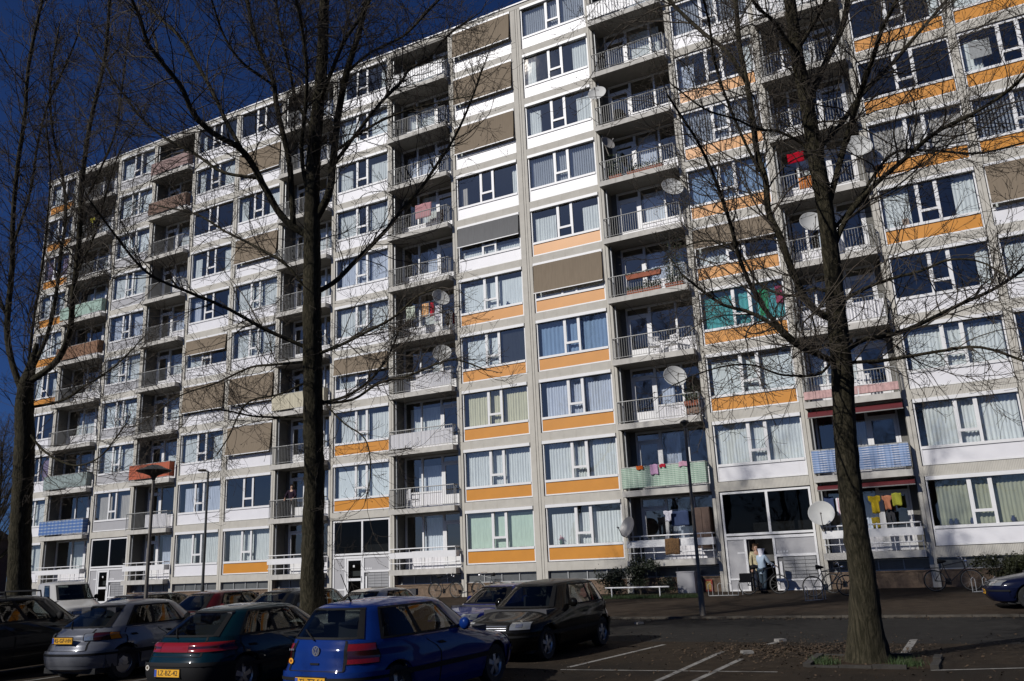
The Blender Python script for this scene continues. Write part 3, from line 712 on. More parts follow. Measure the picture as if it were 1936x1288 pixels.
D = 13.9
right_limbs = [
 ([(1575, 684), (1540, 668), (1501, 650), (1458, 612), (1410, 588), (1370, 578), (1332, 553), (1290, 520)], 15, 6, D, -1.0),
 ([(1562, 604), (1538, 584), (1501, 519), (1470, 437), (1456, 410), (1445, 330), (1434, 300), (1424, 234), (1414, 167), (1400, 100), (1390, 0)], 20, 13, D, 1.2),
 ([(1410, 150), (1380, 105), (1327, 60), (1264, 0)], 13, 9, D+1.0, 1.2),
 ([(1566, 690), (1510, 650), (1450, 590), (1404, 505), (1380, 420), (1352, 340), (1320, 270), (1285, 215), (1262, 180)], 15, 5, D, -1.8),
 ([(1546, 185), (1569, 100), (1593, 50), (1603, 0)], 18, 14, D+.1, .8),
 ([(1575, 400), (1596, 277), (1623, 187), (1650, 110), (1670, 50), (1696, 0)], 17, 10, D, -1.4),
 ([(1553, 280), (1590, 235), (1623, 187), (1690, 117), (1736, 63), (1790, 0)], 15, 8, D, 2.0),
 ([(1580, 470), (1600, 414), (1653, 350), (1703, 307), (1770, 250), (1836, 217), (1903, 174), (1950, 130)], 15, 8, D, -2.4),
 ([(1600, 664), (1627, 645), (1689, 632), (1743, 611), (1812, 577), (1880, 546), (1950, 500)], 14, 8, D, 1.3),
 ([(1600, 688), (1675, 681), (1778, 664), (1846, 656), (1940, 684), (1990, 700)], 10, 6, D, -1.2),
 ([(1593, 578), (1641, 543), (1689, 526), (1743, 512), (1791, 492), (1850, 494), (1900, 520)], 10, 4, D, -1.8),
 ([(1550, 320), (1520, 275), (1475, 250), (1436, 245), (1390, 225), (1330, 205), (1270, 160)], 9, 4, D, -1.6),
 ([(1585, 560), (1540, 545), (1500, 560), (1440, 540), (1390, 470), (1340, 455), (1280, 470)], 9, 4, D, 1.5),
 ([(1596, 640), (1560, 700), (1490, 710), (1420, 690), (1340, 700), (1270, 730)], 8, 3, D, -1.9),
 ([(1572, 440), (1620, 380), (1690, 290), (1760, 285), (1850, 290), (1936, 270)], 9, 5, D, 1.8),
 ([(1515, 90), (1540, 40), (1560, 0)], 13, 9, D, -.7), ([(1505, 110), (1470, 50), (1430, 10)], 11, 8, D, -.7),
 ([(1414, 330), (1395, 240), (1352, 120), (1340, 40), (1330, 0)], 8, 6, D+.6, -1.5),
]
TR = ong(1640, 1252)
make_tree('bare_tree', 'tall bare tree with a dark trunk standing in the kerbed tree pit on the right', (TR[0], TR[1], TR[2]),
  [(1642, 1258, 118, D), (1640, 1225, 86, D), (1637, 1180, 70, D), (1632, 1100, 58, D), (1617, 1000, 52, D), (1605, 900, 50, D), (1597, 800, 47, D), (1592, 700, 46, D), (1582, 600, 40, D), (1573, 500, 37, D), (1562, 410, 35, D), (1543, 300, 34, D), (1526, 200, 30, D), (1508, 110, 27, D), (1493, 0, 25, D), (1480, -80, 20, D), (1474, -160, 14, D)],
  right_limbs, 5, 'bare trees along the parking rows', dens=1.2)
D = 19.0
mid_limbs = [
 ([(606, 560), (633, 533), (671, 495), (712, 454), (738, 426), (757, 400), (800, 350), (827, 310), (857, 264), (887, 200), (912, 130)], 14, 5, D, 1.5),
 ([(611, 673), (651, 649), (698, 625), (743, 601), (790, 560), (830, 545)], 10, 4, D, -1.5),
 ([(613, 765), (657, 748), (698, 720), (726, 686), (745, 650), (760, 600)], 9, 4, D, 1.2),
 ([(613, 770), (668, 755), (712, 727), (774, 710), (821, 690), (860, 680), (920, 700)], 8, 4, D, -1.8),
 ([(572, 662), (500, 622), (423, 580), (358, 553), (283, 519), (212, 437), (170, 380)], 11, 5, D, -2.0),
 ([(569, 683), (514, 690), (480, 693), (410, 724), (341, 748), (270, 800)], 8, 3, D, 1.5),
 ([(572, 785), (514, 789), (480, 787), (403, 775), (330, 790)], 7, 3, D, -1.5),
 ([(592, 430), (623, 360), (630, 300), (640, 214), (657, 133), (677, 67), (694, 0)], 22, 14, D, 1.0),
 ([(577, 450), (540, 417), (500, 354), (470, 300), (457, 284), (400, 250), (367, 217), (344, 167), (310, 123), (280, 83), (264, 33), (250, 0)], 20, 9, D, -1.8),
 ([(457, 284), (430, 234), (407, 184), (380, 134), (337, 67), (294, 27), (273, 0)], 11, 8, D-1.0, 1.6),
 ([(562, 420), (547, 310), (523, 200), (515, 150), (500, 117), (480, 60), (468, 0)], 16, 9, D, 1.2),
 ([(585, 400), (570, 284), (578, 200), (580, 133), (573, 67), (560, 0)], 11, 8, D, -1.2),
 ([(640, 285), (693, 244), (735, 222), (777, 207), (847, 190), (900, 180)], 8, 3, D+.4, -1.5),
 ([(632, 310), (680, 245), (720, 194), (757, 157), (773, 133), (814, 107), (847, 67), (890, 35)], 10, 5, D+.2, 1.6),
 ([(470, 340), (420, 325), (367, 290), (317, 264), (277, 234), (247, 197), (214, 150), (200, 123), (150, 67)], 9, 4, D-.5, 1.8),
 ([(600, 200), (625, 140), (650, 80), (690, 20), (700, 0)], 12, 8, D, -1.0),
 ([(575, 560), (540, 500), (490, 470), (430, 440), (370, 405), (300, 390)], 9, 4, D, 1.7),
 ([(595, 250), (560, 190), (545, 120), (530, 60), (522, 0)], 9, 6, D, 1.4),
 ([(655, 140), (700, 100), (760, 70), (810, 20), (830, 0)], 8, 5, D+.6, -1.0),
 ([(580, 720), (530, 745), (470, 760), (430, 830), (410, 860)], 6, 3, D, 1.0),
 ([(605, 740), (650, 800), (690, 830), (700, 900), (690, 950)], 5, 2.5, D, -1.4),
 ([(515, 160), (450, 110), (420, 60), (400, 0)], 8, 5, D+.6, -1.2),
]
MB0 = at(588, 1240, D+.3)
make_tree('bare_tree', 'tall bare tree rising behind the teal and blue hatchbacks in the middle', (MB0[0], MB0[1], -1.68),
  [(588, 1252, 74, D+.3), (589, 1200, 62, D+.2), (590, 1140, 54, D+.1), (591, 1060, 49, D), (592, 1000, 46, D), (594, 900, 44, D), (592, 800, 43, D), (591, 700, 42, D), (590, 600, 40, D), (590, 520, 38, D), (590, 430, 36, D), (591, 334, 32, D), (598, 234, 28, D), (608, 133, 25, D), (613, 0, 21, D), (617, -90, 16, D), (618, -170, 10, D)],
  mid_limbs, 9, 'bare trees along the parking rows', dens=1.35, buds=.85)
D = 23.5
left_limbs = [
 ([(44, 750), (24, 690), (14, 640), (18, 560), (24, 488), (24, 430), (33, 317), (47, 217), (53, 134), (70, 43), (80, 0)], 17, 7, D, 1.2),
 ([(56, 730), (109, 680), (131, 630), (138, 557), (147, 488), (152, 400), (160, 300), (174, 217), (190, 150), (197, 117), (205, 40), (208, 0)], 17, 7, D, -1.0),
 ([(55, 715), (92, 625), (106, 557), (116, 471), (124, 420), (118, 330), (100, 250), (95, 160), (110, 60)], 11, 5, D, 1.5),
 ([(50, 720), (61, 625), (82, 488), (89, 420), (95, 330), (88, 240)], 7, 4, D, -1.2),
 ([(24, 470), (60, 350), (70, 280), (90, 200), (130, 110), (150, 60)], 7, 4, D, 1.0),
 ([(50, 770), (110, 760), (160, 730), (220, 690), (270, 640)], 8, 3, D, -2.2),
 ([(40, 800), (80, 850), (140, 880), (180, 870), (240, 800)], 7, 3, D, -1.6),
 ([(28, 610), (-10, 540), (-40, 470), (-60, 400)], 8, 5, D, .8),
 ([(150, 400), (185, 330), (215, 260), (230, 170), (240, 90), (250, 20)], 6, 4, D-.6, 1.2),
 ([(142, 520), (180, 440), (205, 350), (225, 290), (260, 230)], 6, 3, D-.4, -1.0),
]
LB = at(34, 1200, D)
make_tree('bare_tree', 'tall bare tree at the left edge in front of the building end', (LB[0], LB[1], -1.68),
  [(32, 1240, 60, D), (35, 1150, 52, D), (37, 1060, 46, D), (40, 980, 43, D), (44, 900, 42, D), (47, 830, 40, D), (46, 770, 38, D), (50, 725, 30, D), (60, 690, 18, D), (70, 650, 9, D)],
  left_limbs, 21, 'bare trees along the parking rows', dens=1.35, buds=.85)
# background trees beyond the building's left end
def free_tree(name, label, x, y, h, seed, spread=.33, group=None, buds=.3, n=26, lean=(0, 0), rtr=.2):
    rng = np.random.RandomState(seed); org = np.array([x, y, gz(y)])
    root = thing(name, label, 'tree', tuple(org), group=group)
    k = 9; P = [np.array([x, y, org[2]-.1])]
    for i in range(1, k): P.append(np.array([x+lean[0]*i/k*h+rng.normal()*.1, y+lean[1]*i/k*h+rng.normal()*.1, org[2]+h*.92*i/(k-1)]))
    R = np.linspace(rtr, .02, k); Ps, Rs = resample(P, R, .3)
    ob('trunk', limb_mesh('trunk', Ps, Rs, 10, org, .03, rng), root); tb = TB()
    for j in range(n):
        f = rng.uniform(.2, .97); i = int(f*(len(Ps)-1)); q = Ps[i]; a = rng.uniform(0, 2*np.pi); L = h*spread*(1.15-f)*rng.uniform(.7, 1.2)+.5
        d = unit(np.array([math.cos(a)*.75, math.sin(a)*.75, rng.uniform(.5, 1.3)])); pts = [q]
        for _ in range(5): d = unit(d+rng.normal(size=3)*.12+np.array([0, 0, .10])); pts.append(pts[-1]+d*L/5)
        Lp, Lr = resample(pts, np.linspace(max(.012, Rs[i]*.5), .008, 6), .25); ob('limb', limb_mesh('limb', Lp, Lr, 5, org, 0, rng), root)
        for _ in range(int(L/.22)):
            g = rng.uniform(.1, 1); ii = min(len(Lp)-2, int(g*(len(Lp)-1))); t = unit(Lp[ii+1]-Lp[ii]); nd = rng.normal(size=3); nd = unit(nd-t*(nd@t))
            grow(tb, rng, Lp[ii], unit(t*.6+nd*.8+np.array([0, 0, .2])), rng.uniform(.5, 1.5), .007, 1, buds, .6)
    me = tb.mesh('twigs', TWIG); me.transform(Matrix.Translation(Vector(-org))); ob('twigs', me, root, kind='stuff'); return root
# ------------------------------------------------------------------ cars
CARGLASS = glass('car glass', (.36, .40, .40), 1.25)
TYRE = mat('tyre', (.014, .014, .014), .85)
RIMM = mat('alloy rim', (.42, .42, .42), .35, .8)
CHROME = mat('chrome', (.75, .75, .76), .22, .9)
REDL = mat('red lens', (.19, .007, .007), .12, 0, coat=.6)
DARKL = mat('smoked red lens', (.040, .005, .006), .12, 0, coat=.6)
AMBL = mat('amber lens', (.65, .19, .01), .12, 0, coat=.6)
CLEARL = mat('clear lens', (.34, .35, .35), .08, .6, coat=.6)
TRIM = mat('black plastic trim', (.012, .012, .0125), .7, spec=.15)
PLATE = mat('yellow plate', (.72, .37, .025), .45)
PLATEB = mat('plate blue', (.04, .08, .35), .45)
INK = mat('plate letters', (.01, .01, .012), .6)
SEATM = mat('seat cloth', (.05, .05, .055), .9)
def paint_mat(name, c, metal=.0, rough=.38): return mat(name, c, rough, metal, .05, 40, coat=.7, spec=.04)

def text_mesh(txt, size, mt, extrude=.002, align='CENTER'):
    cu = bpy.data.curves.new('t', 'FONT'); cu.body = txt; cu.size = size; cu.extrude = extrude; cu.align_x = align; cu.align_y = 'CENTER'; cu.resolution_u = 3
    o = bpy.data.objects.new('t', cu); COL.objects.link(o); dg = bpy.context.evaluated_depsgraph_get()
    me = bpy.data.meshes.new_from_object(o.evaluated_get(dg)); bpy.data.objects.remove(o); bpy.data.curves.remove(cu)
    me.materials.clear(); me.materials.append(mt); return me

class Shell:
    """closed car surface S(q, z): q runs round the plan (0 rear centre, 1 front centre, 2 back to the rear, left side first), z up"""
    RW = .15
    def __init__(s, levels, wheels, R=.355):
        s.Z = np.array([l[0] for l in levels]); s.A = np.array([l[1:] for l in levels]); s.wheels = wheels; s.R = R
        zz = np.linspace(s.Z[0], s.Z[-1], 400); s.zz = zz
        t = [np.interp(zz, s.Z, s.A[:, i]) for i in range(4)]
        ker = np.ones(9)/9; s.T = [np.convolve(np.pad(q, 4, 'edge'), ker, 'valid') for q in t]
    def pt(s, q, z):
        q = q % 2; side = 1 if q <= 1 else -1; q = q if q <= 1 else 2-q
        xr, xf, w, n = [np.interp(z, s.zz, t) for t in s.T]; c = .5**(1/n)
        if q < s.RW: v = c*q/s.RW; u = -(1-v**n)**(1/n)
        elif q > 1-s.RW: v = c*(1-q)/s.RW; u = (1-v**n)**(1/n)
        else: u = -c+2*c*(q-s.RW)/(1-2*s.RW); v = (1-abs(u)**n)**(1/n)
        return np.array([(xr+xf)/2+(xf-xr)/2*u, side*w*v, z])
    def arch(s, p):
        for xw in s.wheels:
            dx = abs(p[0]-xw)
            if dx < s.R and abs(p[1]) > .45:
                za = .31+math.sqrt(s.R**2-dx*dx)
                if p[2] < za: p = np.array([p[0], p[1], za])
        return p
    def nrm(s, q, z):
        e = .004; a = s.pt(q+e, z)-s.pt(q-e, z); b = s.pt(q, min(s.Z[-1]-.002, z+e))-s.pt(q, z-e); n = np.cross(a, b); n /= np.linalg.norm(n)+1e-9
        p = s.pt(q, z); xm = (np.interp(z, s.zz, s.T[0])+np.interp(z, s.zz, s.T[1]))/2
        if n@np.array([p[0]-xm, p[1]*4, .2]) < 0: n = -n
        return n
    def patch(s, mb, q0, q1, z0, z1, off=.004, m=0, nq=8, nz=5, shape=None, arch=False):
        def fn(u, v):
            q = q0+(q1-q0)*u; z = z0+(z1-z0)*v
            if shape: q, z = shape(q, z, u, v)
            p = s.pt(q, z)+s.nrm(q, z)*off
            return tuple(s.arch(p) if arch else p)
        mb.grid(lambda u, v: fn(1-u, v), nq, nz, m)
    def body(s, mb, holes, m=0):
        qs = sorted(set([round(x, 4) for x in np.r_[np.linspace(0, s.RW, 5), np.linspace(s.RW, 1-s.RW, 60), np.linspace(1-s.RW, 1, 6)]]+[h for hh in holes for h in [hh[0] % 2 if hh[0] % 2 <= 1 else 2-hh[0] % 2, hh[1] % 2 if hh[1] % 2 <= 1 else 2-hh[1] % 2]]))
        qs = [q for i, q in enumerate(qs) if i == 0 or q-qs[i-1] > 1e-4]
        full = qs+[2-q for q in qs[-2:0:-1]]
        zs = sorted(set([round(float(z), 4) for z in np.r_[np.linspace(s.Z[0], s.Z[-1], 34), s.Z]]+[h for hh in holes for h in hh[2:4]]))
        zs = [z for i, z in enumerate(zs) if i == 0 or z-zs[i-1] > 2e-3]
        V = [s.arch(s.pt(q, z)) for z in zs for q in full]; k = len(full); F = []
        def inside(q, z):
            for a, b, c, d in holes:
                for qq in (q, q-2, q+2):
                    if a < qq < b and c < z < d: return True
            return False
        for j in range(len(zs)-1):
            for i in range(k):
                i2 = (i+1) % k; q2 = full[i2] if i2 else 2.0
                if inside((full[i]+q2)/2, (zs[j]+zs[j+1])/2): continue
                F.append((j*k+i, (j+1)*k+i, (j+1)*k+i2, j*k+i2))
        F.append(tuple((len(zs)-1)*k+i for i in range(k-1, -1, -1)))
        mb.add(V, F, m)

def wheel_part(root, x, y, r=.305, spokes=5, cover=False):
    s = 1 if y > 0 else -1
    t = MB(); t.lathe([(r*.62, -.085), (r*.93, -.095), (r, -.06), (r, .06), (r*.93, .095), (r*.62, .085)], (0, 0, 0), 28, 'y'); tw = ob('wheel', t.mesh('wheel', TYRE, True, 40), root, (x, y, r))
    h = MB(); yo = .075*s
    h.lathe([(r*.66, yo), (r*.60, yo-.03*s), (r*.58, yo-.06*s)], (0, 0, 0), 28, 'y')
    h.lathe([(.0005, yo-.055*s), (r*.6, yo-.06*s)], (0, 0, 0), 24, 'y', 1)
    for i in range(spokes):
        a = 2*math.pi*i/spokes+.3; c, sn = math.cos(a), math.sin(a); w0, w1 = (.030, .042) if not cover else (.055, .075)
        P = [(c*.03-sn*w0, yo, sn*.03+c*w0), (c*.03+sn*w0, yo, sn*.03-c*w0), (c*r*.62+sn*w1, yo-.012*s, sn*r*.62-c*w1), (c*r*.62-sn*w1, yo-.012*s, sn*r*.62+c*w1)]
        Q = [(p[0], p[1]-.03*s, p[2]) for p in P]; h.add(P+Q, [(0, 1, 2, 3), (0, 4, 5, 1), (1, 5, 6, 2), (2, 6, 7, 3), (3, 7, 4, 0)])
    h.lathe([(.0005, yo+.006*s), (.045, yo+.006*s), (.055, yo-.01*s)], (0, 0, 0), 14, 'y')
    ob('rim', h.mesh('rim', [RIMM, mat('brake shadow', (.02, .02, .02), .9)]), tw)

def plate_part(root, x, z, txt, facing=-1, tilt=0., y=0.):
    b = MB(); b.box(-.004, .004, -.26, .26, -.055, .055); b.box(-.008*1, -.0041, .215, .26, -.05, .05, 1)
    p = ob('number_plate', b.mesh('number_plate', [PLATE, PLATEB]), root, (x, y, z), (0, 0, 0 if facing < 0 else math.pi))
    t = text_mesh(txt, .105, INK, .001)
    ob('plate_letters', t, p, (-.0065, -.02, 0), (math.pi/2, 0, -math.pi/2))
    f = MB(); f.box(-.001, .003, -.275, .275, -.068, .068); ob('plate_holder', f.mesh('plate_holder', TRIM), p, (.006, 0, 0))

def car(name, label, cat, pos, heading, levels, wheels, paint, W, spec, group=None, detail=True):
    """pos: rear centre on the ground; local x forward"""
    root = thing(name, label, cat, (pos[0], pos[1], pos[2]), (0, 0, math.pi/2-heading), group)
    S = Shell(levels, wheels, spec.get('R', .355))
    bl_, gl0, gl1 = spec['belt'], spec['belt']+.025, spec['gtop']
    sides = spec['side']            # list of (q0,q1) on the left half
    rw_ = spec.get('rear_q', .125); fw_ = spec.get('front_q', .13); rz = spec.get('rear_z', (gl0, gl1)); fz = (gl0, gl1)
    holes = [(-rw_, rw_, rz[0], rz[1]), (1-fw_, 1+fw_, fz[0], fz[1])]
    for a, b in sides: holes += [(a, b, gl0+.01, gl1), (2-b, 2-a, gl0+.01, gl1)]
    mb = MB(); S.body(mb, holes)
    if spec.get('lower'):           # dark lower cladding
        pass
    ob('body', mb.mesh('body', [paint], True, 32), root)
    # inner tub
    L = levels[2][2]; t = MB()
    t.box(.35, L-.9, -W*.44, W*.44, .25, .55); t.box(L*.62, L*.76, -W*.42, W*.42, .55, bl_-.02)
    ob('cabin_floor', t.mesh('cabin_floor', SEATM), root)
    for x, n in ((L*.47, 2), (L*.27, 1)):
        for y in ((-.36, .36) if n == 2 else (0,)):
            sb = MB(); w = .24 if n == 2 else .55
            sb.box(x-.25, x+.25, y-w, y+w, .50, .64); sb.box(x-.32, x-.20, y-w, y+w, .62, bl_+.16); 
            for yy in ((y,) if n == 2 else (y-.34, y+.34)): sb.box(x-.34, x-.24, yy-.12, yy+.12, bl_+.20, bl_+.36)
            ob('seat', sb.mesh('seat', SEATM), root)
    # glass
    def glass_part(nm, q0, q1, z0, z1, nq=10):
        g = MB(); S.patch(g, q0-.004, q1+.004, z0-.006, z1+.008, .004, 0, nq, 8); ob(nm, g.mesh(nm, CARGLASS, True), root)
        e = MB()
        for a, b, c, d in ((q0-.012, q0+.004, z0-.02, z1+.02), (q1-.004, q1+.012, z0-.02, z1+.02)): S.patch(e, a, b, c, min(d, S.Z[-1]-.01), .006, 0, 2, 8)
        for c, d in ((z0-.024, z0+.003), (z1-.004, min(z1+.02, S.Z[-1]-.01))): S.patch(e, q0-.012, q1+.012, c, d, .0065, 0, nq, 2)
        ob('window_seal', e.mesh('window_seal', TRIM, True), root)
    glass_part('rear_window', -rw_, rw_, rz[0], rz[1]); glass_part('windscreen', 1-fw_, 1+fw_, *fz)
    for a, b in sides: glass_part('side_window', a, b, gl0+.01, gl1, 14); glass_part('side_window', 2-b, 2-a, gl0+.01, gl1, 14)
    # doors with seams and handles
    for a, b in spec.get('doors', []):
        for A, B, s in ((a, b, 1), (2-b, 2-a, -1)):
            d = MB(); S.patch(d, A-.006, B+.006, .27, bl_-.01, .0015, 1, 14, 8, arch=True); S.patch(d, A, B, .275, bl_-.014, .0032, 0, 14, 8, arch=True)
            dd = ob('door', d.mesh('door', [paint, TRIM], True), root)
            qh = (a+.02) if s > 0 else 2-(a+.02); hh = MB(); S.patch(hh, qh-.004, qh+.03 if s > 0 else qh-.038, bl_-.16, bl_-.12, .018, 0, 4, 2); ob('door_handle', hh.mesh('door_handle', TRIM if spec.get('dark_handle', True) else paint), dd)
    # side strip
    if spec.get('strip'):
        zc = spec['strip']; st = MB()
        for A, B in ((.235, .76), (1.24, 1.765)):
            st = MB(); S.patch(st, A, B, zc-.035, zc+.035, .012, 0, 30, 2); ob('side_strip', st.mesh('side_strip', TRIM, True), root)
    # bumpers
    bm = paint if not spec.get('black_bumper') else TRIM
    r = MB(); f_ = MB()
    def bshape(q, z, u, v): return q, z
    S.patch(r, -.20, .20, .27, .56, .035, 0, 24, 5); S.patch(f_, .82, 1.18, .25, .55, .03, 0, 24, 5)
    zs = spec.get('bstrip', .52)
    S.patch(r, -.205, .205, zs-.03, zs+.01, .044, 1, 24, 2); S.patch(f_, .815, 1.185, zs-.03, zs+.01, .04, 1, 24, 2)
    if spec.get('chrome_line'): S.patch(r, -.19, .17, .33, .355, .040, 0, 24, 2)
    ob('rear_bumper', r.mesh('rear_bumper', [bm, TRIM], True), root); ob('front_bumper', f_.mesh('front_bumper', [bm, TRIM], True), root)
    g = MB(); S.patch(g, .92, 1.08, .58, .70, .006, 0, 12, 3)
    for i in range(3): S.patch(g, .925, 1.075, .595+i*.035, .605+i*.035, .014, 1, 12, 1)
    ob('grille', g.mesh('grille', [TRIM, CHROME]), root)
    # lamps
    hz = spec.get('head', (.605, .725))
    for A, B in ((.852, .912), (1.088, 1.148)):
        h = MB(); S.patch(h, A, B, hz[0], hz[1], .010, 0, 8, 6)
        hl = ob('headlight', h.mesh('headlight', CLEARL, True), root); i = MB(); S.patch(i, A+.02, B-.02, hz[0]+.04, hz[1]-.03, .016, 0, 6, 4); ob('lamp_lens', i.mesh('lamp_lens', CHROME, True), hl)
    for side in (0, 1):
        for seg in spec['tail']:
            q0, q1, z0, z1, mt = seg[:5]
            if side: q0, q1 = -q1, -q0
            tl = MB(); S.patch(tl, q0, q1, z0, z1, .012 if len(seg) < 6 else seg[5], 0, 10, 5)
            e = MB(); S.patch(e, q0-.004, q1+.004, z0-.008, z1+.008, .008 if len(seg) < 6 else seg[5]-.004, 0, 10, 5)
            o = ob('tail_light', tl.mesh('tail_light', mt, True), root); ob('lamp_seal', e.mesh('lamp_seal', TRIM, True), o)
    # hatch seam
    if spec.get('hatch'):
        hq, h0, h1 = spec['hatch']; e = MB()
        for q in (-hq, hq): S.patch(e, q-.003, q+.003, h0, h1, .0035, 0, 1, 10)
        S.patch(e, -hq, hq, h0-.008, h0, .0035, 0, 16, 1); ob('hatch_seam', e.mesh('hatch_seam', TRIM), root)
    # mirrors
    for s in (1, -1):
        qm = spec['sideq_m']; p = S.pt(qm if s > 0 else 2-qm, bl_+.03); mm = MB()
        mm.lathe([(.001, -.05), (.07, -.045), (.095, 0), (.085, .04), (.001, .05)], (p[0], p[1]+s*.12, p[2]+.04), 12, 'x'); mm.tube([(p[0], p[1]-.01*s, p[2]), (p[0], p[1]+s*.1, p[2]+.03)], .025, 6)
        ob('mirror', mm.mesh('mirror', TRIM if spec.get('black_mirror', True) else paint, True), root)
    def hw(x):
        xr, xf, w, n = [np.interp(.45, S.zz, t) for t in S.T]; u = (x-(xr+xf)/2)/((xf-xr)/2); return w*(1-abs(u)**n)**(1/n)
    for xw in wheels:
        for s in (1, -1): wheel_part(root, xw, s*(hw(xw)-.125), spec.get('wr', .305), spec.get('spokes', 5), spec.get('cover', False))
    ar = MB()
    for xw in wheels:
        for s in (1, -1):
            n = 14; ri = S.R-.012; ho = min(hw(xw-S.R*.9), hw(xw+S.R*.9))-.012
            V = []
            for i in range(n+1):
                a = math.pi*i/n; V += [(xw+ri*math.cos(a), s*ho, .31+ri*math.sin(a)), (xw+ri*math.cos(a), s*(W/2-.32), .31+ri*math.sin(a))]
            ar.add(V, [(2*i, 2*i+1, 2*i+3, 2*i+2) for i in range(n)]); ar.add([(xw+ri*math.cos(math.pi*i/n), s*(W/2-.30), .31+ri*math.sin(math.pi*i/n)) for i in range(n+1)], [tuple(range(n+1))])
    ar.box(.2, levels[0][2]-.1, -W*.40, W*.40, .16, .26)
    ob('wheel_arch', ar.mesh('wheel_arch', BLACK), root)
    if spec.get('plate'): 
        x, z = spec['plate'][0], spec['plate'][1]; plate_part(root, x, z, spec['plate'][2])
    if spec.get('fplate'):
        x, z = spec['fplate'][0], spec['fplate'][1]; plate_part(root, x, z, spec['fplate'][2], 1)
    if spec.get('wiper'):
        wm = MB(); w0 = S.pt(.02, rz[0]-.03)+np.array([-.03, 0, 0]); w1 = S.pt(.085, rz[0]+.10)+np.array([-.025, 0, .0]); wm.tube([w0, (w0+w1)/2+np.array([-.012, 0, .01]), w1], .010, 5); ob('rear_wiper', wm.mesh('rear_wiper', TRIM), root)
    if spec.get('aerial'):
        x = spec['aerial']; am = MB(); zt = S.Z[-1]; am.tube([(x, 0, zt-.01), (x-.22, 0, zt+.36)], .006, 5); am.tube([(x, 0, zt-.02), (x-.05, 0, zt+.05)], .018, 6); ob('aerial', am.mesh('aerial', TRIM), root)
    if spec.get('rack'):
        rk = MB(); zt = S.Z[-1]
        for x in spec['rack']:
            rk.tube([(x, -.62, zt-.06), (x, -.58, zt+.07), (x, .58, zt+.07), (x, .62, zt-.06)], .018, 6)
        ob('roof_rack', rk.mesh('roof_rack', TRIM), root)
    if spec.get('spoiler'):
        sp = MB(); S.patch(sp, -.135, .135, gl1+.005, min(gl1+.06, S.Z[-1]-.02), .03, 0, 14, 3); ob('roof_spoiler', sp.mesh('roof_spoiler', paint, True), root)
    return root, S

def hatch_levels(L, W, Ht, belt=.93, cowl=1.12, wst=.82, rear=(.10, .42, .60), roof=(2.25, 2.0), tumble=.62, rs=.06, hoodz=.74, nose=0., n=1.):
    """L,W,Ht length width height; cowl: base of windscreen from the nose; rear: x of the rear at belt, glass top, roof edge"""
    h = W/2
    return [l[:4]+(l[4]*n,) for l in [(.17, .22, L-.28, h*.90, 5), (.26, .05, L-.08, h*.955, 5), (.40, .0, L, h*.985, 5), (.54, .0, L, h*1., 5), (.60, .03, L-.03, h*1.0, 5), (hoodz-.06, .045, L-.07-nose, h*.995, 4.6), (hoodz, rs, L-.22-nose, h*.985, 4.4),
            ((hoodz+belt)/2, rs+.015, L-.22-nose-(cowl-.2)*.55, h*.968, 4.4), (belt-.02, rear[0]-.01, L-cowl+.02, h*.945, 4.4), (belt+.02, rear[0]+.01, L-cowl-.06, h*.915, 4.6),
            (Ht-.115, rear[1], L-roof[0]+.12, h*tumble+.055, 4.6), (Ht-.055, rear[2], L-roof[0]-.02, h*tumble, 4.2), (Ht-.02, rear[2]+.25, L-roof[0]-.28, h*tumble*.78, 3.2), (Ht, rear[2]+.75, L-roof[0]-.75, h*tumble*.32, 2.6)]]

GP = 'cars parked in the two facing rows'
# --- blue hatchback, right foreground
BLUE = paint_mat('bright blue paint', (.004, .022, .135), .0, .34)
lv = hatch_levels(4.15, 1.735, 1.44, rear=(.13, .40, .52), roof=(1.85, 0), cowl=1.12, n=.86)
vw, S = car('hatchback_car', 'bright blue three door hatchback seen from behind, plate TL-TZ-54', 'car', (8.36, -24.46, -1.68), .04, lv, (.77, 3.28), BLUE, 1.735,
  dict(belt=.93, gtop=1.325, side=[(.205, .415), (.435, .70)], doors=[(.43, .735)], rear_q=.128, rear_z=(.985, 1.325), front_q=.14, tail=[(.104, .166, .825, .905, REDL), (.104, .170, .72, .825, DARKL), (.104, .166, .665, .72, REDL)],
       strip=.50, bstrip=.50, hatch=(.097, .585, .95), sideq_m=.72, plate=(-.045, .455, 'TL-TZ-54'), wiper=True, aerial=.75, black_mirror=False, spokes=5), GP)
# emblem: ring with the two stacked letters, badge and round sticker, boot handle slot
e = MB()
for i in range(20):
    a, b = 2*math.pi*i/20, 2*math.pi*(i+1)/20
    e.add([(0, math.cos(g)*r_, math.sin(g)*r_) for r_ in (.054, .064) for g in (a, b)], [(0, 1, 3, 2)])
def bar(p, q, w=.0055):
    p, q = np.array(p), np.array(q); n = np.array([-(q-p)[1], (q-p)[0]]); n = n/np.linalg.norm(n)*w
    e.add([(-.001, *(p-n)), (-.001, *(p+n)), (-.001, *(q+n)), (-.001, *(q-n))], [(0, 1, 2, 3)])
for s in (1, -1):
    bar((s*.024, .050), (0, .004)); bar((s*.050, .024), (s*.022, -.048)); bar((s*.022, -.048), (0, -.004))
e.lathe([(.0005, .001), (.056, .001)], (0, 0, 0), 20, 'x', 1)
px_ = S.pt(0, .83)
ob('tailgate_emblem', e.mesh('tailgate_emblem', [CHROME, mat('emblem ground', (.02, .03, .09), .4)]), vw, (px_[0]-.022, 0, .83))
st = MB(); st.lathe([(.0005, .0), (.038, .0)], (0, 0, 0), 18, 'x'); st.lathe([(.0005, -.001), (.02, -.001)], (0, .002, 0), 5, 'x', 1)
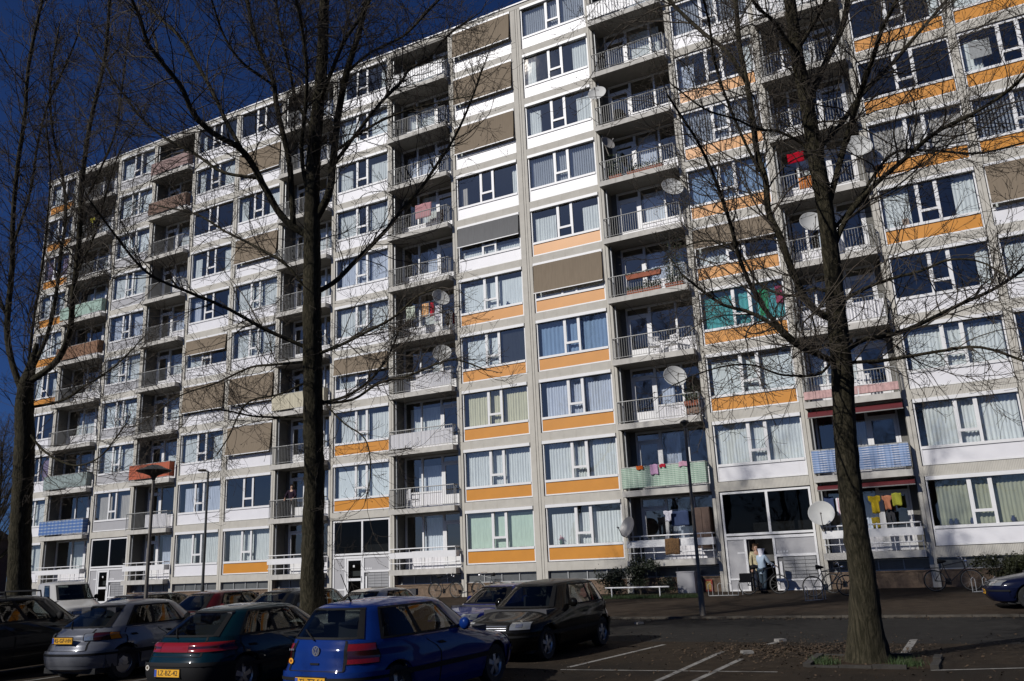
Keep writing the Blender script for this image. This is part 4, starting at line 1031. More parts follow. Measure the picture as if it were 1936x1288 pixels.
ob('round_sticker', st.mesh('round_sticker', [mat('sticker orange', (.75, .33, .02), .5), mat('sticker brown', (.22, .05, .01), .5)]), vw, (S.pt(.075, .70)[0]-.016, .44, .70))
hb = MB(); hb.box(-.006, .004, -.075, .075, -.012, .012); ob('tailgate_handle', hb.mesh('tailgate_handle', TRIM), vw, (S.pt(0, .67)[0]-.008, 0, .67))
bt = MB()
for y in (-.03, 0, .03): bt.box(-.003, .002, y-.01, y+.01, -.012, .012)
ob('model_badge', bt.mesh('model_badge', CHROME), vw, (S.pt(.08, .84)[0]-.012, .47, .84)); 

# --- teal hatchback
TEAL = paint_mat('dark teal paint', (.002, .015, .022), .0, .34)
lv = hatch_levels(4.2, 1.68, 1.36, rear=(.22, .74, .90), roof=(1.85, 0), cowl=1.1, belt=.90, rs=.08, n=.9)
tl_, S = car('hatchback_car', 'dark teal hatchback with a full width red light band, plate LZ-BZ-42', 'car', (5.08, -23.98, -1.68), -.035, lv, (.80, 3.26), TEAL, 1.68,
  dict(belt=.90, gtop=1.255, side=[(.235, .45), (.468, .70)], doors=[(.23, .455), (.462, .735)], rear_q=.128, rear_z=(.945, 1.255), tail=[(.0, .062, .715, .845, REDL), (.064, .20, .80, .845, REDL), (.064, .20, .765, .80, DARKL), (.064, .20, .715, .765, REDL)],
       strip=.48, bstrip=.55, black_bumper=True, sideq_m=.72, plate=(-.045, .43, 'LZ-BZ-42'), wiper=True, hatch=(.11, .66, .93)), GP)
st = MB(); st.lathe([(.0005, .0), (.04, .0)], (0, 0, 0), 18, 'x'); st.lathe([(.0005, -.001), (.024, -.001)], (0, .002, 0), 8, 'x', 1)
ob('round_sticker', st.mesh('round_sticker', [mat('sticker white', (.6, .56, .5), .5), mat('sticker dark', (.12, .09, .05), .5)]), tl_, (S.pt(.095, .50)[0]-.050, S.pt(.095, .50)[1], .50))
# --- silver hatchback
SILV = paint_mat('silver paint', (.16, .165, .18), .35, .34)
lv = hatch_levels(4.07, 1.68, 1.43, rear=(.28, .82, .98), roof=(1.75, 0), cowl=1.12, belt=.95, rs=.10, tumble=.60, n=.76)
sv, S = car('hatchback_car', 'silver rounded hatchback with oval tail lights beside the teal car', 'car', (.93, -22.95, -1.68), -.08, lv, (.78, 3.30), SILV, 1.68,
  dict(belt=.95, gtop=1.31, side=[(.25, .44), (.46, .70)], doors=[(.24, .45), (.457, .735)], rear_q=.138, rear_z=(.985, 1.32), tail=[(.088, .118, .755, .865, CLEARL, .018), (.119, .16, .75, .87, DARKL, .018), (.161, .205, .755, .865, AMBL, .018)],
       strip=.50, bstrip=.52, chrome_line=True, sideq_m=.72, plate=(.0, .765, '45-GF-HH'), wiper=True, hatch=(.108, .585, .94), cover=True, spokes=7), GP)
# --- dark estate at the left edge with roof bars
DARKG = paint_mat('dark grey paint', (.028, .027, .023), .0, .4)
lv = hatch_levels(4.45, 1.74, 1.60, rear=(.12, .30, .40), roof=(1.95, 0), cowl=1.25, belt=1.06, hoodz=.86)
car('estate_car', 'dark grey estate car with roof bars at the left edge of the front row', 'car', (-2.05, -24.05, -1.68), -.06, lv, (.88, 3.52), DARKG, 1.74,
  dict(belt=1.06, gtop=1.485, side=[(.21, .36), (.38, .535), (.553, .71)], doors=[(.375, .54), (.55, .74)], tail=[(.10, .18, .62, .92, REDL)], strip=.52, sideq_m=.73, rack=(1.4, 2.2), plate=(-.045, .5, 'HD-FP-28')), GP)
# --- back row, noses towards the camera
BLK = mat('black paint', (.004, .0038, .0035), .45, 0, .05, 40, coat=.3, spec=.03)
lv = hatch_levels(4.15, 1.735, 1.44, rear=(.13, .40, .52), roof=(1.85, 0), cowl=1.12, n=.86)
gspec = lambda **k: dict(dict(belt=.93, gtop=1.325, side=[(.205, .415), (.435, .70)], doors=[(.43, .735)], rear_z=(.985, 1.325), front_q=.14, tail=[(.098, .185, .635, .90, REDL)], strip=.50, bstrip=.50, sideq_m=.72, black_mirror=False, fplate=(4.19, .45, 'RS-GJ-70')), **k)
car('hatchback_car', 'black three door hatchback facing the camera, rightmost of the back row', 'car', (8.15, -14.95, -1.68), 3.19, lv, (.77, 3.28), BLK, 1.735, gspec(), GP)
DBLU = paint_mat('deep blue paint', (.005, .010, .10), .0, .28)
lv = hatch_levels(4.3, 1.70, 1.33, rear=(.2, .6, .8), roof=(1.9, 0), cowl=1.25, belt=.88)
car('coupe_car', 'low deep blue car parked behind the black hatchback', 'car', (6.15, -12.45, -1.68), 3.32, lv, (.80, 3.35), DBLU, 1.70, gspec(belt=.88, gtop=1.225, rear_z=(.93, 1.22), fplate=(4.33, .45, 'ZG-LH-09')), GP)
OFFW = paint_mat('off white paint', (.50, .47, .42), .1, .35)
lv = hatch_levels(4.4, 1.68, 1.37, rear=(.75, 1.15, 1.3), roof=(2.05, 0), cowl=1.35, belt=.92, rs=.15, hoodz=.80)
SPC = dict(belt=.92, gtop=1.265, side=[(.25, .47), (.49, .72)], doors=[(.245, .475), (.485, .745)], rear_z=(.96, 1.26), tail=[(.09, .18, .64, .80, REDL)], strip=.52, black_bumper=True, sideq_m=.73)
car('saloon_car', 'off white older saloon car behind the roof of the bright blue hatchback', 'car', (3.45, -14.6, -1.68), 3.19, lv, (.9, 3.4), OFFW, 1.68, dict(SPC, aerial=None, fplate=(4.44, .45, 'NK-82-LD')), GP)
DKC = paint_mat('dark blue grey paint', (.013, .016, .022), .0, .3)
lv = hatch_levels(4.2, 1.69, 1.40, rear=(.15, .45, .6), roof=(1.85, 0), cowl=1.15)
car('hatchback_car', 'dark blue grey hatchback just left of the middle tree trunk', 'car', (.75, -14.8, -1.68), 3.18, lv, (.8, 3.3), DKC, 1.69, gspec(fplate=(4.24, .45, 'GV-TS-31')), GP)
RED = paint_mat('dark red paint', (.07, .008, .009), .0, .32)
lv = hatch_levels(4.1, 1.66, 1.41, rear=(.3, .8, 1.0), roof=(1.75, 0), cowl=1.1, tumble=.60)
car('hatchback_car', 'dark red rounded hatchback in the back row seen over the teal car', 'car', (-1.9, -14.7, -1.68), 3.2, lv, (.78, 3.25), RED, 1.66, gspec(fplate=(4.14, .45, 'SB-JX-66')), GP)
NVY = paint_mat('dark navy paint', (.006, .009, .022), .0, .3)
lv = hatch_levels(4.3, 1.70, 1.39, rear=(.2, .5, .7), roof=(1.9, 0), cowl=1.2)
car('hatchback_car', 'dark navy car in the back row left of the mushroom lamp post', 'car', (-4.75, -14.9, -1.68), 3.2, lv, (.8, 3.35), NVY, 1.70, gspec(fplate=(4.34, .45, 'PF-RD-15')), GP)
vn = at(160, 1140, 31)
VANW = paint_mat('white van paint', (.40, .39, .37), .0, .4)
lv = hatch_levels(4.2, 1.72, 1.78, rear=(.10, .16, .24), roof=(1.75, 0), cowl=.95, belt=1.08, hoodz=.88, tumble=.76)
car('delivery_van', 'white delivery van standing behind the dark estate car on the left', 'van', (vn[0]-4.2*math.sin(1.9), vn[1]-4.2*math.cos(1.9), gz(vn[1])), 1.9, lv, (.8, 3.3), VANW, 1.72,
  dict(belt=1.08, gtop=1.62, side=[(.56, .74)], doors=[(.55, .77)], rear_z=(1.12, 1.6), tail=[(.10, .17, .7, 1.0, REDL)], strip=.6, black_bumper=True, sideq_m=.76, fplate=(4.24, .5, 'VT-91-KB')), GP)
# navy car nosing in at the right edge
NV2 = paint_mat('glossy navy paint', (.004, .006, .022), .0, .3)
NV2.node_tree.nodes['Principled BSDF'].inputs['Coat Weight'].default_value = .35
lv = hatch_levels(4.3, 1.74, 1.42, rear=(.2, .5, .7), roof=(1.9, 0), cowl=1.2)
nx = ong(1872, 1152)
car('hatchback_car', 'glossy navy car nosing into the picture at the right edge', 'car', (nx[0]+4.25, nx[1]+.55, gz(nx[1])), -math.pi/2-.10, lv, (.82, 3.38), NV2, 1.74, gspec(fplate=(4.34, .45, 'LN-XT-83')), GP)
# ------------------------------------------------------------------ lamp posts
POLE = mat('galvanised post', (.135, .12, .10), .6, .0, .3, 6)
POLED = mat('dark post', (.06, .062, .058), .5, .2, .25, 6)
OPAL = mat('lamp glass', (.5, .5, .46), .3)
lp = at(277, 1110, 21.4); lp[2] = gz(lp[1])
t = thing('street_lamp', 'mushroom street lamp with a wide flat hat above the dark car roofs on the left', 'street lamp', tuple(lp))
Ht = at(278, 885, 21.4)[2]-lp[2]
m = MB(); m.tube([(0, 0, -.1), (0, 0, 1.0)], .075, 10); m.tube([(0, 0, 1.0), (0, 0, Ht-.25)], [.05, .04], 10); ob('post', m.mesh('post', POLE, True, 40), t)
m = MB(); m.lathe([(.04, Ht-.24), (.055, Ht-.18), (.10, Ht-.12), (.26, Ht-.055)], (0, 0, 0), 20); ob('lamp_bowl', m.mesh('lamp_bowl', POLED, True), t)
m = MB(); m.lathe([(.26, Ht-.055), (.40, Ht-.02), (.45, Ht+.012), (.42, Ht+.03), (.26, Ht+.09), (.19, Ht+.13), (.10, Ht+.165), (.001, Ht+.175)], (0, 0, 0), 28); ob('lamp_hat', m.mesh('lamp_hat', POLED, True, 50), t)
lp = onY(384, 1090, -7.6); lp[2] = gz(lp[1]); dpt = (lp-CAM)@CF
t = thing('street_lamp', 'slim tall street lamp with a small flat head in front of the white panels', 'street lamp', tuple(lp))
Ht = at(383, 884, dpt)[2]-lp[2]
m = MB(); m.tube([(0, 0, -.1), (0, 0, 1.2)], .075, 10); m.tube([(0, 0, 1.2), (0, 0, Ht)], [.06, .045], 10); m.tube([(0, 0, Ht), (-.28, -.05, Ht+.06)], .03, 6); ob('post', m.mesh('post', POLED, True, 40), t)
m = MB(); m.lathe([(.001, -.03), (.14, -.03), (.20, .01), (.15, .06), (.001, .075)], (-.32, -.05, Ht+.06), 14); ob('lamp_hat', m.mesh('lamp_hat', POLE, True, 50), t)
lp = ong(1329, 1166); dpt = (lp-CAM)@CF
t = thing('street_lamp', 'grey street lamp post with a small cap on the pavement left of the open entrance', 'street lamp', tuple(lp))
Ht = at(1294, 786, dpt)[2]-lp[2]
m = MB(); m.tube([(0, 0, -.1), (0, 0, .9)], .085, 12); m.tube([(0, 0, .9), (0, 0, .98)], [.085, .058], 12); m.tube([(0, 0, .98), (0, 0, Ht-.1)], [.056, .042], 12); ob('post', m.mesh('post', POLE, True, 40), t)
m = MB(); m.lathe([(.05, Ht-.14), (.07, Ht-.06), (.10, Ht-.01), (.145, Ht+.02), (.11, Ht+.07), (.001, Ht+.11)], (0, 0, 0), 18); ob('lamp_hat', m.mesh('lamp_hat', POLED, True, 50), t)

# ------------------------------------------------------------------ bicycles
def bicycle(name, label, pos, ang, paint, group='bicycles parked by the building', lean=.06, guard=TRIM, crate=False):
    t = thing(name, label, 'bicycle', pos, (lean, 0, ang), group); r = .34
    for nm, x in (('wheel', -.53), ('wheel', .53)):
        w = MB(); n = 26
        for R_, a, q in ((r-.018, .018, 0),):
            V = []
            for i in range(n):
                g = 2*math.pi*i/n
                for j in range(5):
                    h = 2*math.pi*j/5; rr = R_+a*math.cos(h); V.append((rr*math.cos(g), a*math.sin(h), rr*math.sin(g)))
            w.add(V, [(i*5+j, i*5+(j+1) % 5, ((i+1) % n)*5+(j+1) % 5, ((i+1) % n)*5+j) for i in range(n) for j in range(5)])
        wo_ = ob(nm, w.mesh('wheel', TYRE, True), t, (x, 0, r))
        s = MB(); s.lathe([(r-.045, -.012), (r-.03, 0), (r-.045, .012)], (0, 0, 0), 24, 'y')
        for i in range(12):
            g = 2*math.pi*i/12; s.tube([(0, .02*(-1)**i, 0), (math.cos(g)*(r-.04), 0, math.sin(g)*(r-.04))], .0025, 3, cap=False)
        s.lathe([(.001, -.035), (.022, -.03), (.022, .03), (.001, .035)], (0, 0, 0), 8, 'y'); ob('spokes', s.mesh('spokes', RAILM), wo_)
    f = MB(); hub, bb, seat, hd, hd2, fr = (-.53, 0, r), (-.08, 0, .30), (-.22, 0, .80), (.36, 0, .92), (.40, 0, .72), (.53, 0, r)
    for a, b in ((bb, seat), (seat, hd), (bb, hd2), (hd, hd2)): f.tube([a, b], .016, 6)
    for y in (-.05, .05): f.tube([(hub[0], y, r), (bb[0], y*.6, bb[2])], .010, 5); f.tube([(hub[0], y, r), (seat[0], y*.3, seat[2]-.04)], .010, 5); f.tube([(hd2[0], y*.6, hd2[2]-.04), (fr[0], y, fr[2])], .012, 5)
    f.tube([(bb[0], -.1, bb[2]), (bb[0], .1, bb[2])], .02, 6); f.box(-.2, -.05, -.005+.07, .005+.07, .2, .40)
    ob('frame', f.mesh('frame', paint), t)
    h = MB(); h.tube([hd, (.34, 0, 1.04)], .013, 6); h.tube([(.22, -.27, 1.05), (.32, -.20, 1.07), (.35, 0, 1.04), (.32, .20, 1.07), (.22, .27, 1.05)], .012, 6); ob('handlebar', h.mesh('handlebar', CHROME, True), t)
    s = MB(); s.tube([(-.22, 0, .80), (-.24, 0, .92)], .012, 6); s.tube([(-.38, 0, .95), (-.25, 0, .945), (-.12, 0, .94)], [.085, .06, .02], 8); ob('saddle', s.mesh('saddle', TRIM, True), t)
    g = MB(); 
    for x in (-.53, .53):
        V = []
        for i in range(9):
            a = math.pi*(-.05+i/8*.75) if x > 0 else math.pi*(.3+i/8*.85)
            for y in (-.028, .028): V.append((x+(r+.025)*math.cos(a), y, r+(r+.025)*math.sin(a)))
        g.add(V, [(2*i, 2*i+1, 2*i+3, 2*i+2) for i in range(8)])
    ob('mudguard', g.mesh('mudguard', guard), t)
    c = MB(); 
    for y in (-.06, 0, .06): c.tube([(-.80, y, .74), (-.34, y, .74)], .007, 4)
    for y in (-.07, .07): c.tube([(-.53, y*.6, r), (-.60, y, .74)], .006, 4)
    for x in (-.78, -.55, -.36): c.tube([(x, -.07, .74), (x, .07, .74)], .006, 4)
    ob('carrier', c.mesh('carrier', TRIM), t)
    l = MB(); l.lathe([(.001, .05), (.04, .045), (.045, 0), (.02, -.04), (.001, -.05)], (.43, 0, .93), 10, 'x'); ob('front_light', l.mesh('front_light', CHROME, True), t)
    if crate:
        b = MB(); b.box(-.8, -.4, -.17, -.15, .45, .74); b.box(-.8, -.4, .15, .17, .45, .74); ob('pannier', b.mesh('pannier', mat('dark pannier', (.010, .010, .012), .9, spec=.1)), t)
    return t
BK = mat('bike black', (.015, .015, .017), .35); BKG = mat('bike grey', (.12, .13, .13), .4, .3); BKR = mat('bike red', (.16, .02, .02), .4)
SILG = mat('silver guard', (.5, .5, .5), .3, .7); REDG = mat('red white guard', (.42, .20, .20), .4)
b = ong(1446, 1126); bicycle('bicycle', 'black bicycle held by the person in the light blue coat at the open door', (b[0], b[1], b[2]+.03), math.pi+3.35, BK, crate=True)
b = ong(1484, 1116); bicycle('bicycle', 'black bicycle leaning at the mailboxes right of the open door', (b[0]-.05, b[1]+.35, b[2]+.03), 2.2, BK)
b = ong(1572, 1130); bicycle('bicycle', 'dark bicycle with a chrome guard left of the right tree trunk', (b[0], b[1], b[2]+.03), .25, BKG, guard=SILG)
b = ong(1588, 1126); bicycle('bicycle', 'black bicycle parked behind the chrome guarded one, half behind the trunk', (b[0]+.25, b[1]+.5, b[2]+.03), -.2, BK)
b = ong(1806, 1120); bicycle('bicycle', 'black bicycle with a red and white rear guard under the right basement windows', (b[0], b[1], b[2]+.03), .08, BK, guard=REDG)
b = ong(838, 1139); bicycle('bicycle', 'black bicycle against the plinth behind the bright blue hatchback', (b[0]-1.0, -.9, gz(-.9)+.03), .05, BK)
b = ong(905, 1137); bicycle('bicycle', 'dark grey bicycle beside the concrete pier behind the blue cars', (b[0]-.6, -.7, gz(-.7)+.03), 3.0, BKG)
# bike stands: hoops on a bar
def stand(label, x, y, n, ang):
    m = MB(); m.tube([(0, 0, .05), (n*.35, 0, .05)], .016, 5)
    for i in range(n+1): m.tube([(i*.35, -.02, .05), (i*.35, -.02, .42), (i*.35+.07, 0, .48), (i*.35+.14, .02, .42), (i*.35+.14, .02, .05)], .011, 5)
    thing('bike_stand', label, 'bike stand', (x, y, gz(y)+.03), (0, 0, ang), 'bike stands at the facade', m.mesh('bike_stand', FRAMEG))
p = ong(1338, 1132); stand('low hoop bike stand under the red notice beside the lamp post', p[0], p[1]+.2, 3, .05)
p = ong(1538, 1140); stand('low hoop bike stand in front of the leaning dark bicycle', p[0]-.2, p[1]-.2, 2, .9)
p = ong(1868, 1125); stand('low pale hoop bike stand at the nose of the navy car', p[0]-.4, p[1]+.2, 2, .5)
# white pipe rail round the planting bed
a, b = ong(1147, 1138), ong(1300, 1132); a[1] = b[1] = -2.75
m = MB(); m.tube([(0, 0, .42), (b[0]-a[0]-.3, 0, .42)], .028, 7)
for x in (.25, 2.15): m.tube([(x, 0, 0), (x, 0, .42)], .022, 6)
thing('bed_rail', 'low white pipe rail in front of the planting bed', 'rail', (a[0]-.4, a[1], gz(a[1])), (0, 0, 0), None, m.mesh('bed_rail', WHITE))
# red edged notice on the plinth and grey cabinet
p = onY(1340, 1107, -.02)
n_ = thing('wall_notice', 'small yellow notice with a red border on the plinth behind the lamp post', 'notice', tuple(p))
m = MB(); m.box(-.16, .16, -.03, .0, -.22, .22); ob('board', m.mesh('board', mat('notice red', (.40, .06, .03), .5)), n_)
m = MB(); m.box(-.10, .10, -.036, -.031, -.15, .16); ob('sheet', m.mesh('sheet', mat('notice yellow', (.55, .36, .10), .6)), n_)
p = onY(1303, 1112, -.25); m = MB(); m.box(-.35, .35, -.2, .2, 0, .78); m.box(-.37, .37, -.22, .22, .781, .82)
thing('utility_cabinet', 'low grey cabinet on the pavement left of the lamp post', 'cabinet', (p[0], -.4, gz(-.4)+.02), (0, 0, 0), None, m.mesh('utility_cabinet', GPANEL))

# ------------------------------------------------------------------ planting: shrubs, grass, leaf litter
LEAFD = mat('shrub leaf', (.018, .026, .010), .6, 0, .5, 8); LEAFG = mat('grass blade', (.030, .055, .012), .7, 0, .4, 5); LITTER = mat('dead leaf', (.060, .038, .020), .9, 0, .5, 6)
def shrub(label, x, y, w, h, seed, n=2600, m_=LEAFD):
    r = np.random.RandomState(seed); z0 = gz(y)+.03; t = thing('shrub', label, 'shrub', (x, y, z0), group='shrubs along the facade')
    s = MB()
    for _ in range(14):
        a = r.uniform(0, 6.28); e = np.array([math.cos(a)*w*.4*r.rand(), math.sin(a)*.3*w*r.rand(), h*r.uniform(.6, .98)]); s.tube([(e[0]*.1, e[1]*.1, 0), e*.55+r.normal(size=3)*.03, e], [.012, .008, .004], 4)
    ob('stems', s.mesh('stems', TWIG), t)
    k = MB(); cl = [np.array([r.normal()*w*.28, r.normal()*w*.2, h*r.uniform(.25, .9)]) for _ in range(int(18*w)+6)]
    for _ in range(n):
        c = cl[r.randint(len(cl))]+r.normal(size=3)*np.array([.13, .11, .12])*min(w, .9); c[2] = max(.02, c[2]); d = unit(r.normal(size=3)); e = unit(np.cross(d, r.normal(size=3))); L = r.uniform(.03, .065)
        k.add([c-d*L, c+e*L*.45, c+d*L, c-e*L*.45], [(0, 1, 2, 3)])
    ob('leaves', k.mesh('leaves', m_), t, kind='stuff')
p = ong(1155, 1128); shrub('dark low shrub behind the black hatchback at the planting bed', p[0]+.1, -1.2, 1.3, .95, 1)
p = ong(1205, 1126); shrub('tall dark shrub before the pier left of the first floor balcony', p[0]+.15, -1.0, .8, 1.5, 2)
p = ong(1252, 1128); shrub('small dark shrub in the middle of the planting bed', p[0], -1.1, .7, .6, 3, 500)
p = ong(1905, 1100); shrub('wide olive green hedge behind the navy car at the right edge', p[0]+.4, -.9, 2.3, 1.0, 4, 7000, mat('hedge leaf', (.036, .040, .011), .6, 0, .5, 8))
p = ong(1985, 1100); shrub('olive green hedge end beyond the navy car', p[0]+1.2, -.9, 2.3, 1.0, 14, 5000, mat('hedge leaf', (.045, .052, .014), .6))
def blades(name, x0, x1, y0, y1, n, hmin, hmax, seed, m_, dz=.03, f=None):
    r = np.random.RandomState(seed); k = MB()
    for _ in range(n):
        if f: x, y = f(r)
        else: x, y = r.uniform(x0, x1), r.uniform(y0, y1)
        z = gz(y)+dz; a = r.uniform(0, 6.28); h = r.uniform(hmin, hmax); w = .006; d = np.array([math.cos(a), math.sin(a)]); l = r.normal(size=2)*h*.4
        k.add([(x-d[0]*w, y-d[1]*w, z), (x+d[0]*w, y+d[1]*w, z), (x+l[0], y+l[1], z+h)], [(0, 1, 2)])
    ob(name, k.mesh(name, m_), kind='stuff')
b = MB(); V = [(3.4, -3.0, gz(-3)+.036), (7.3, -3.0, gz(-3)+.036), (7.3, -.02, gz(-1)+.036), (3.4, -.02, gz(-1)+.036)]; b.add(V, [(0, 1, 2, 3)]); ob('planting_bed', b.mesh('planting_bed', SOIL), kind='structure')
blades('bed_grass', 3.4, 7.3, -3.05, -2.2, 3800, .05, .16, 5, LEAFG, .036)
# tree pits: soil square with kerb stones, litter and tufts
PIT = mat('pit edging', (.030, .026, .021), .9, 0, .4, 5, .4, 30)
def pit(cx, cy, w, d, seed, stones=True):
    b = MB(); z = gz(cy)+.006; b.add([(cx-w, cy-d, z), (cx+w, cy-d, z), (cx+w, cy+d, z), (cx-w, cy+d, z)], [(0, 1, 2, 3)]); ob('tree_pit', b.mesh('tree_pit', SOIL), kind='structure')
    r = np.random.RandomState(seed)
    if stones:
        sb = MB(); sb.box(-.245, .245, -.06, .06, -.1, .045); me = sb.mesh('pit_stone', PIT)
        for i in range(int(2*w/.5)):
            for yy in (cy-d, cy+d): ob('pit_stone', me, None, (cx-w+.25+i*.5, yy+r.normal()*.01, gz(cy)+r.uniform(-.02, .02)), (r.normal()*.02, 0, r.normal()*.02), kind='structure')
        for i in range(int(2*d/.5)):
            for xx in (cx-w, cx+w): ob('pit_stone', me, None, (xx+r.normal()*.01, cy-d+.25+i*.5, gz(cy)+r.uniform(-.02, .02)), (0, r.normal()*.02, math.pi/2+r.normal()*.02), kind='structure')
pit(TR[0]+.1, TR[1]+.0, .95, .75, 1)
pit(MB0[0], MB0[1], .9, .8, 2); pit(LB[0], LB[1], .9, .8, 3)
blades('pit_grass', 0, 0, 0, 0, 620, .04, .15, 7, LEAFG, .006, f=lambda r: (TR[0]+.62+r.normal()*.13, TR[1]-.35+r.normal()*.13) if r.rand() < .6 else (TR[0]-.62+r.normal()*.12, TR[1]-.3+r.normal()*.14))
def litter(name, n, seed, f, size=(.012, .035)):
    r = np.random.RandomState(seed); k = MB()
    for _ in range(n):
        x, y = f(r); z = gz(y)+.012; a = r.uniform(0, 6.28); L = r.uniform(*size); u = np.array([math.cos(a), math.sin(a), r.normal()*.35])*L; v = np.array([-math.sin(a), math.cos(a), r.normal()*.35])*L*.6; c = np.array([x, y, z+.006])
        k.add([c-u, c+v, c+u, c-v], [(0, 1, 2, 3)])
    ob(name, k.mesh(name, LITTER), kind='stuff')
cl = ong(1450, 1232)
litter('leaf_litter', 2600, 3, lambda r: (cl[0]+.6+r.normal()*1.0, cl[1]+.2+r.normal()*.75))
litter('leaf_litter', 1600, 4, lambda r: (r.uniform(4, 20), -9.7+r.normal()*.25))
litter('leaf_litter', 1800, 5, lambda r: (r.uniform(2, 20), r.uniform(-21, -13)))
# scattered rubble: pale broken slabs near the leaf heap
ST_ = mat('pale slab', (.20, .19, .175), .9, 0, .3, 8)
for px_1, py_1, lab in ((1412, 1236, 'pale broken slab lying among the dead leaves'), (1475, 1213, 'second pale slab at the far side of the leaf heap'), (1208, 1180, 'pale slab lying on the kerb edge')):
    p = ong(px_1, py_1); m = MB(); m.add([(-.12, -.08, 0), (.11, -.09, 0), (.13, .07, 0), (-.09, .09, 0), (-.11, -.075, .05), (.10, -.08, .045), (.12, .06, .05), (-.08, .08, .055)], [(0, 3, 2, 1), (4, 5, 6, 7), (0, 1, 5, 4), (1, 2, 6, 5), (2, 3, 7, 6), (3, 0, 4, 7)])
    thing('stone_slab', lab, 'slab', (p[0], p[1], p[2]+.002), (0, 0, random.uniform(0, 3)), 'loose pale slabs', m.mesh('stone_slab', ST_))

# ------------------------------------------------------------------ satellite dishes (fixed to balcony corners)
DISHW = mat('dish white', (.46, .46, .44), .75, 0, .06, 3); DISHG = mat('dish grey', (.27, .26, .25), .45, .1, .1, 3); LOGO = mat('dish print red', (.45, .06, .05), .5); LOGOD = mat('dish print dark', (.08, .08, .09), .5)
def dish(label, px, py, Y, dia, yaw, m_=DISHW, logo=LOGO, tilt=-.35):
    """the dish opens towards -y turned by yaw, tilted up; a mast drops to the rail"""
    p = onY(px, py, Y); t = thing('satellite_dish', label, 'satellite dish', tuple(p), (tilt, 0, yaw), 'satellite dishes on the balconies'); R = dia/2
    m = MB(); n = 8; prof = [(R*i/n+.0005, .16*dia*(i/n)**2*-1+.0) for i in range(n+1)]
    m.lathe(prof, (0, .1*dia, 0), 26, 'y'); m.lathe([(q[0], q[1]+.012) for q in prof], (0, .1*dia, 0), 26, 'y'); m.lathe([prof[-1], (prof[-1][0]+.01, prof[-1][1]+.006), (prof[-1][0], prof[-1][1]+.012)], (0, .1*dia, 0), 26, 'y')
    ob('reflector', m.mesh('reflector', m_, True, 50), t)
    a = MB(); a.tube([(0, .05, -R), (0, -.25*dia, -R*.95), (0, -.52*dia, -R*.45)], .014, 6); ob('feed_arm', a.mesh('feed_arm', POLE), t)
    l = MB(); l.lathe([(.001, -.06), (.028, -.06), (.035, .02), (.02, .05), (.001, .05)], (0, -.54*dia, -R*.42), 10, 'y'); ob('feed_head', l.mesh('feed_head', DISHG, True), t)
    b = MB(); b.tube([(0, .1*dia+.02, 0), (0, .1*dia+.13, -.02)], .035, 7); b.tube([(0, .1*dia+.13, .12), (0, .1*dia+.13, -.62)], .022, 7); ob('mast', b.mesh('mast', POLE), t)
    if logo:
        g = MB(); yy = .1*dia-.16*dia*.09-.012; g.quad((-.11*dia, yy, .24*dia), (.11*dia, yy, .24*dia), (.11*dia, yy-.01, .31*dia), (-.11*dia, yy-.01, .31*dia)); ob('printed_mark', g.mesh('printed_mark', logo), t)
    return t
dish('big white dish with dark print right of the open entrance', 1553, 971, -.52, .92, .10, logo=LOGOD)
dish('grey dish with a red print left of the ground floor laundry balcony', 1187, 997, -.52, .85, -.55, DISHG)
dish('large pale dish on the corner of the balcony with the brown cloth', 1276, 712, -.52, .95, .55)
dish('white dish at the left corner of an upper balcony beside the white panels', 1129, 177, -.52, .85, .15)
dish('narrow pale dish turned sideways inside a high balcony', 1149, 271, -.22, .70, 1.0, DISHG, None)
dish('pale dish standing on the right corner above the plants balcony', 1271, 354, -.52, .95, .6)
dish('tall pale dish beside the drying orange and red cloths', 833, 563, -.52, .90, 1.0)
dish('mottled pale dish above the white sheeted balcony in the middle', 836, 668, -.52, .90, .5, mat('dish mottled', (.36, .36, .34), .5, 0, .4, 7), None)
dish('large white dish on the right corner above the balcony with the red cloth', 1621, 277, -.52, 1.1, .35, logo=LOGOD)
dish('white dish half hidden behind the right tree trunk', 1535, 420, -.40, .95, .4, logo=LOGOD)

# ------------------------------------------------------------------ things hung on and standing in the balconies
def bal(c, k): return EDG[c][0], EDG[c][1], (k-1)*H
def screen(name, label, c, k, m_, z0=.02, z1=.84, corr=0., both=True, cat='balcony screen'):
    x0, x1, z = bal(c, k); w = x1-x0; y = -PROJ+.02; o = thing(name, label, cat, (x0, 0, z), group='screens tied to balcony railings')
    s = MB(); n = 60; xs = np.linspace(-.02, w-.05, n+1); V = []
    rr = np.random.RandomState(c*11+k)
    for i, x in enumerate(xs):
        d = corr*math.sin(i*1.5708) if corr else .008*rr.normal()
        V += [(x, y-.025+d, z0), (x, y-.025+d*.7, z1)]
    s.add(V, [(2*i, 2*i+1, 2*i+3, 2*i+2) for i in range(n)])
    if both: s.add([(w-.05, y-.025, z0), (w-.05, y-.025, z1), (w-.05, -.07, z0), (w-.05, -.07, z1)], [(0, 1, 3, 2)])
    ob('cloth', s.mesh('cloth', m_), o)
    tm = MB()
    for i in range(0, n+1, 6): tm.tube([(xs[i], y-.03, z1-.03), (xs[i], y-.03, z1+.03), (xs[i], y+.04, z1+.03)], .006, 4)
    ob('ties', tm.mesh('ties', RAILM), o, kind='stuff'); return o
screen('balcony_screen', 'blue and white checked screen on the second balcony behind the right trunk', 13, 2, striped('blue check', (.46, .50, .58), (.09, .16, .32), 2, .085, .5, ((.20, .29, .47), 0, .5, .5)))
screen('balcony_screen', 'pale green striped screen with washing draped over its rail', 11, 2, striped('green stripes', (.50, .56, .49), (.19, .33, .23), 2, .075, .5, ((.38, .47, .38), 0, .12, .5)))
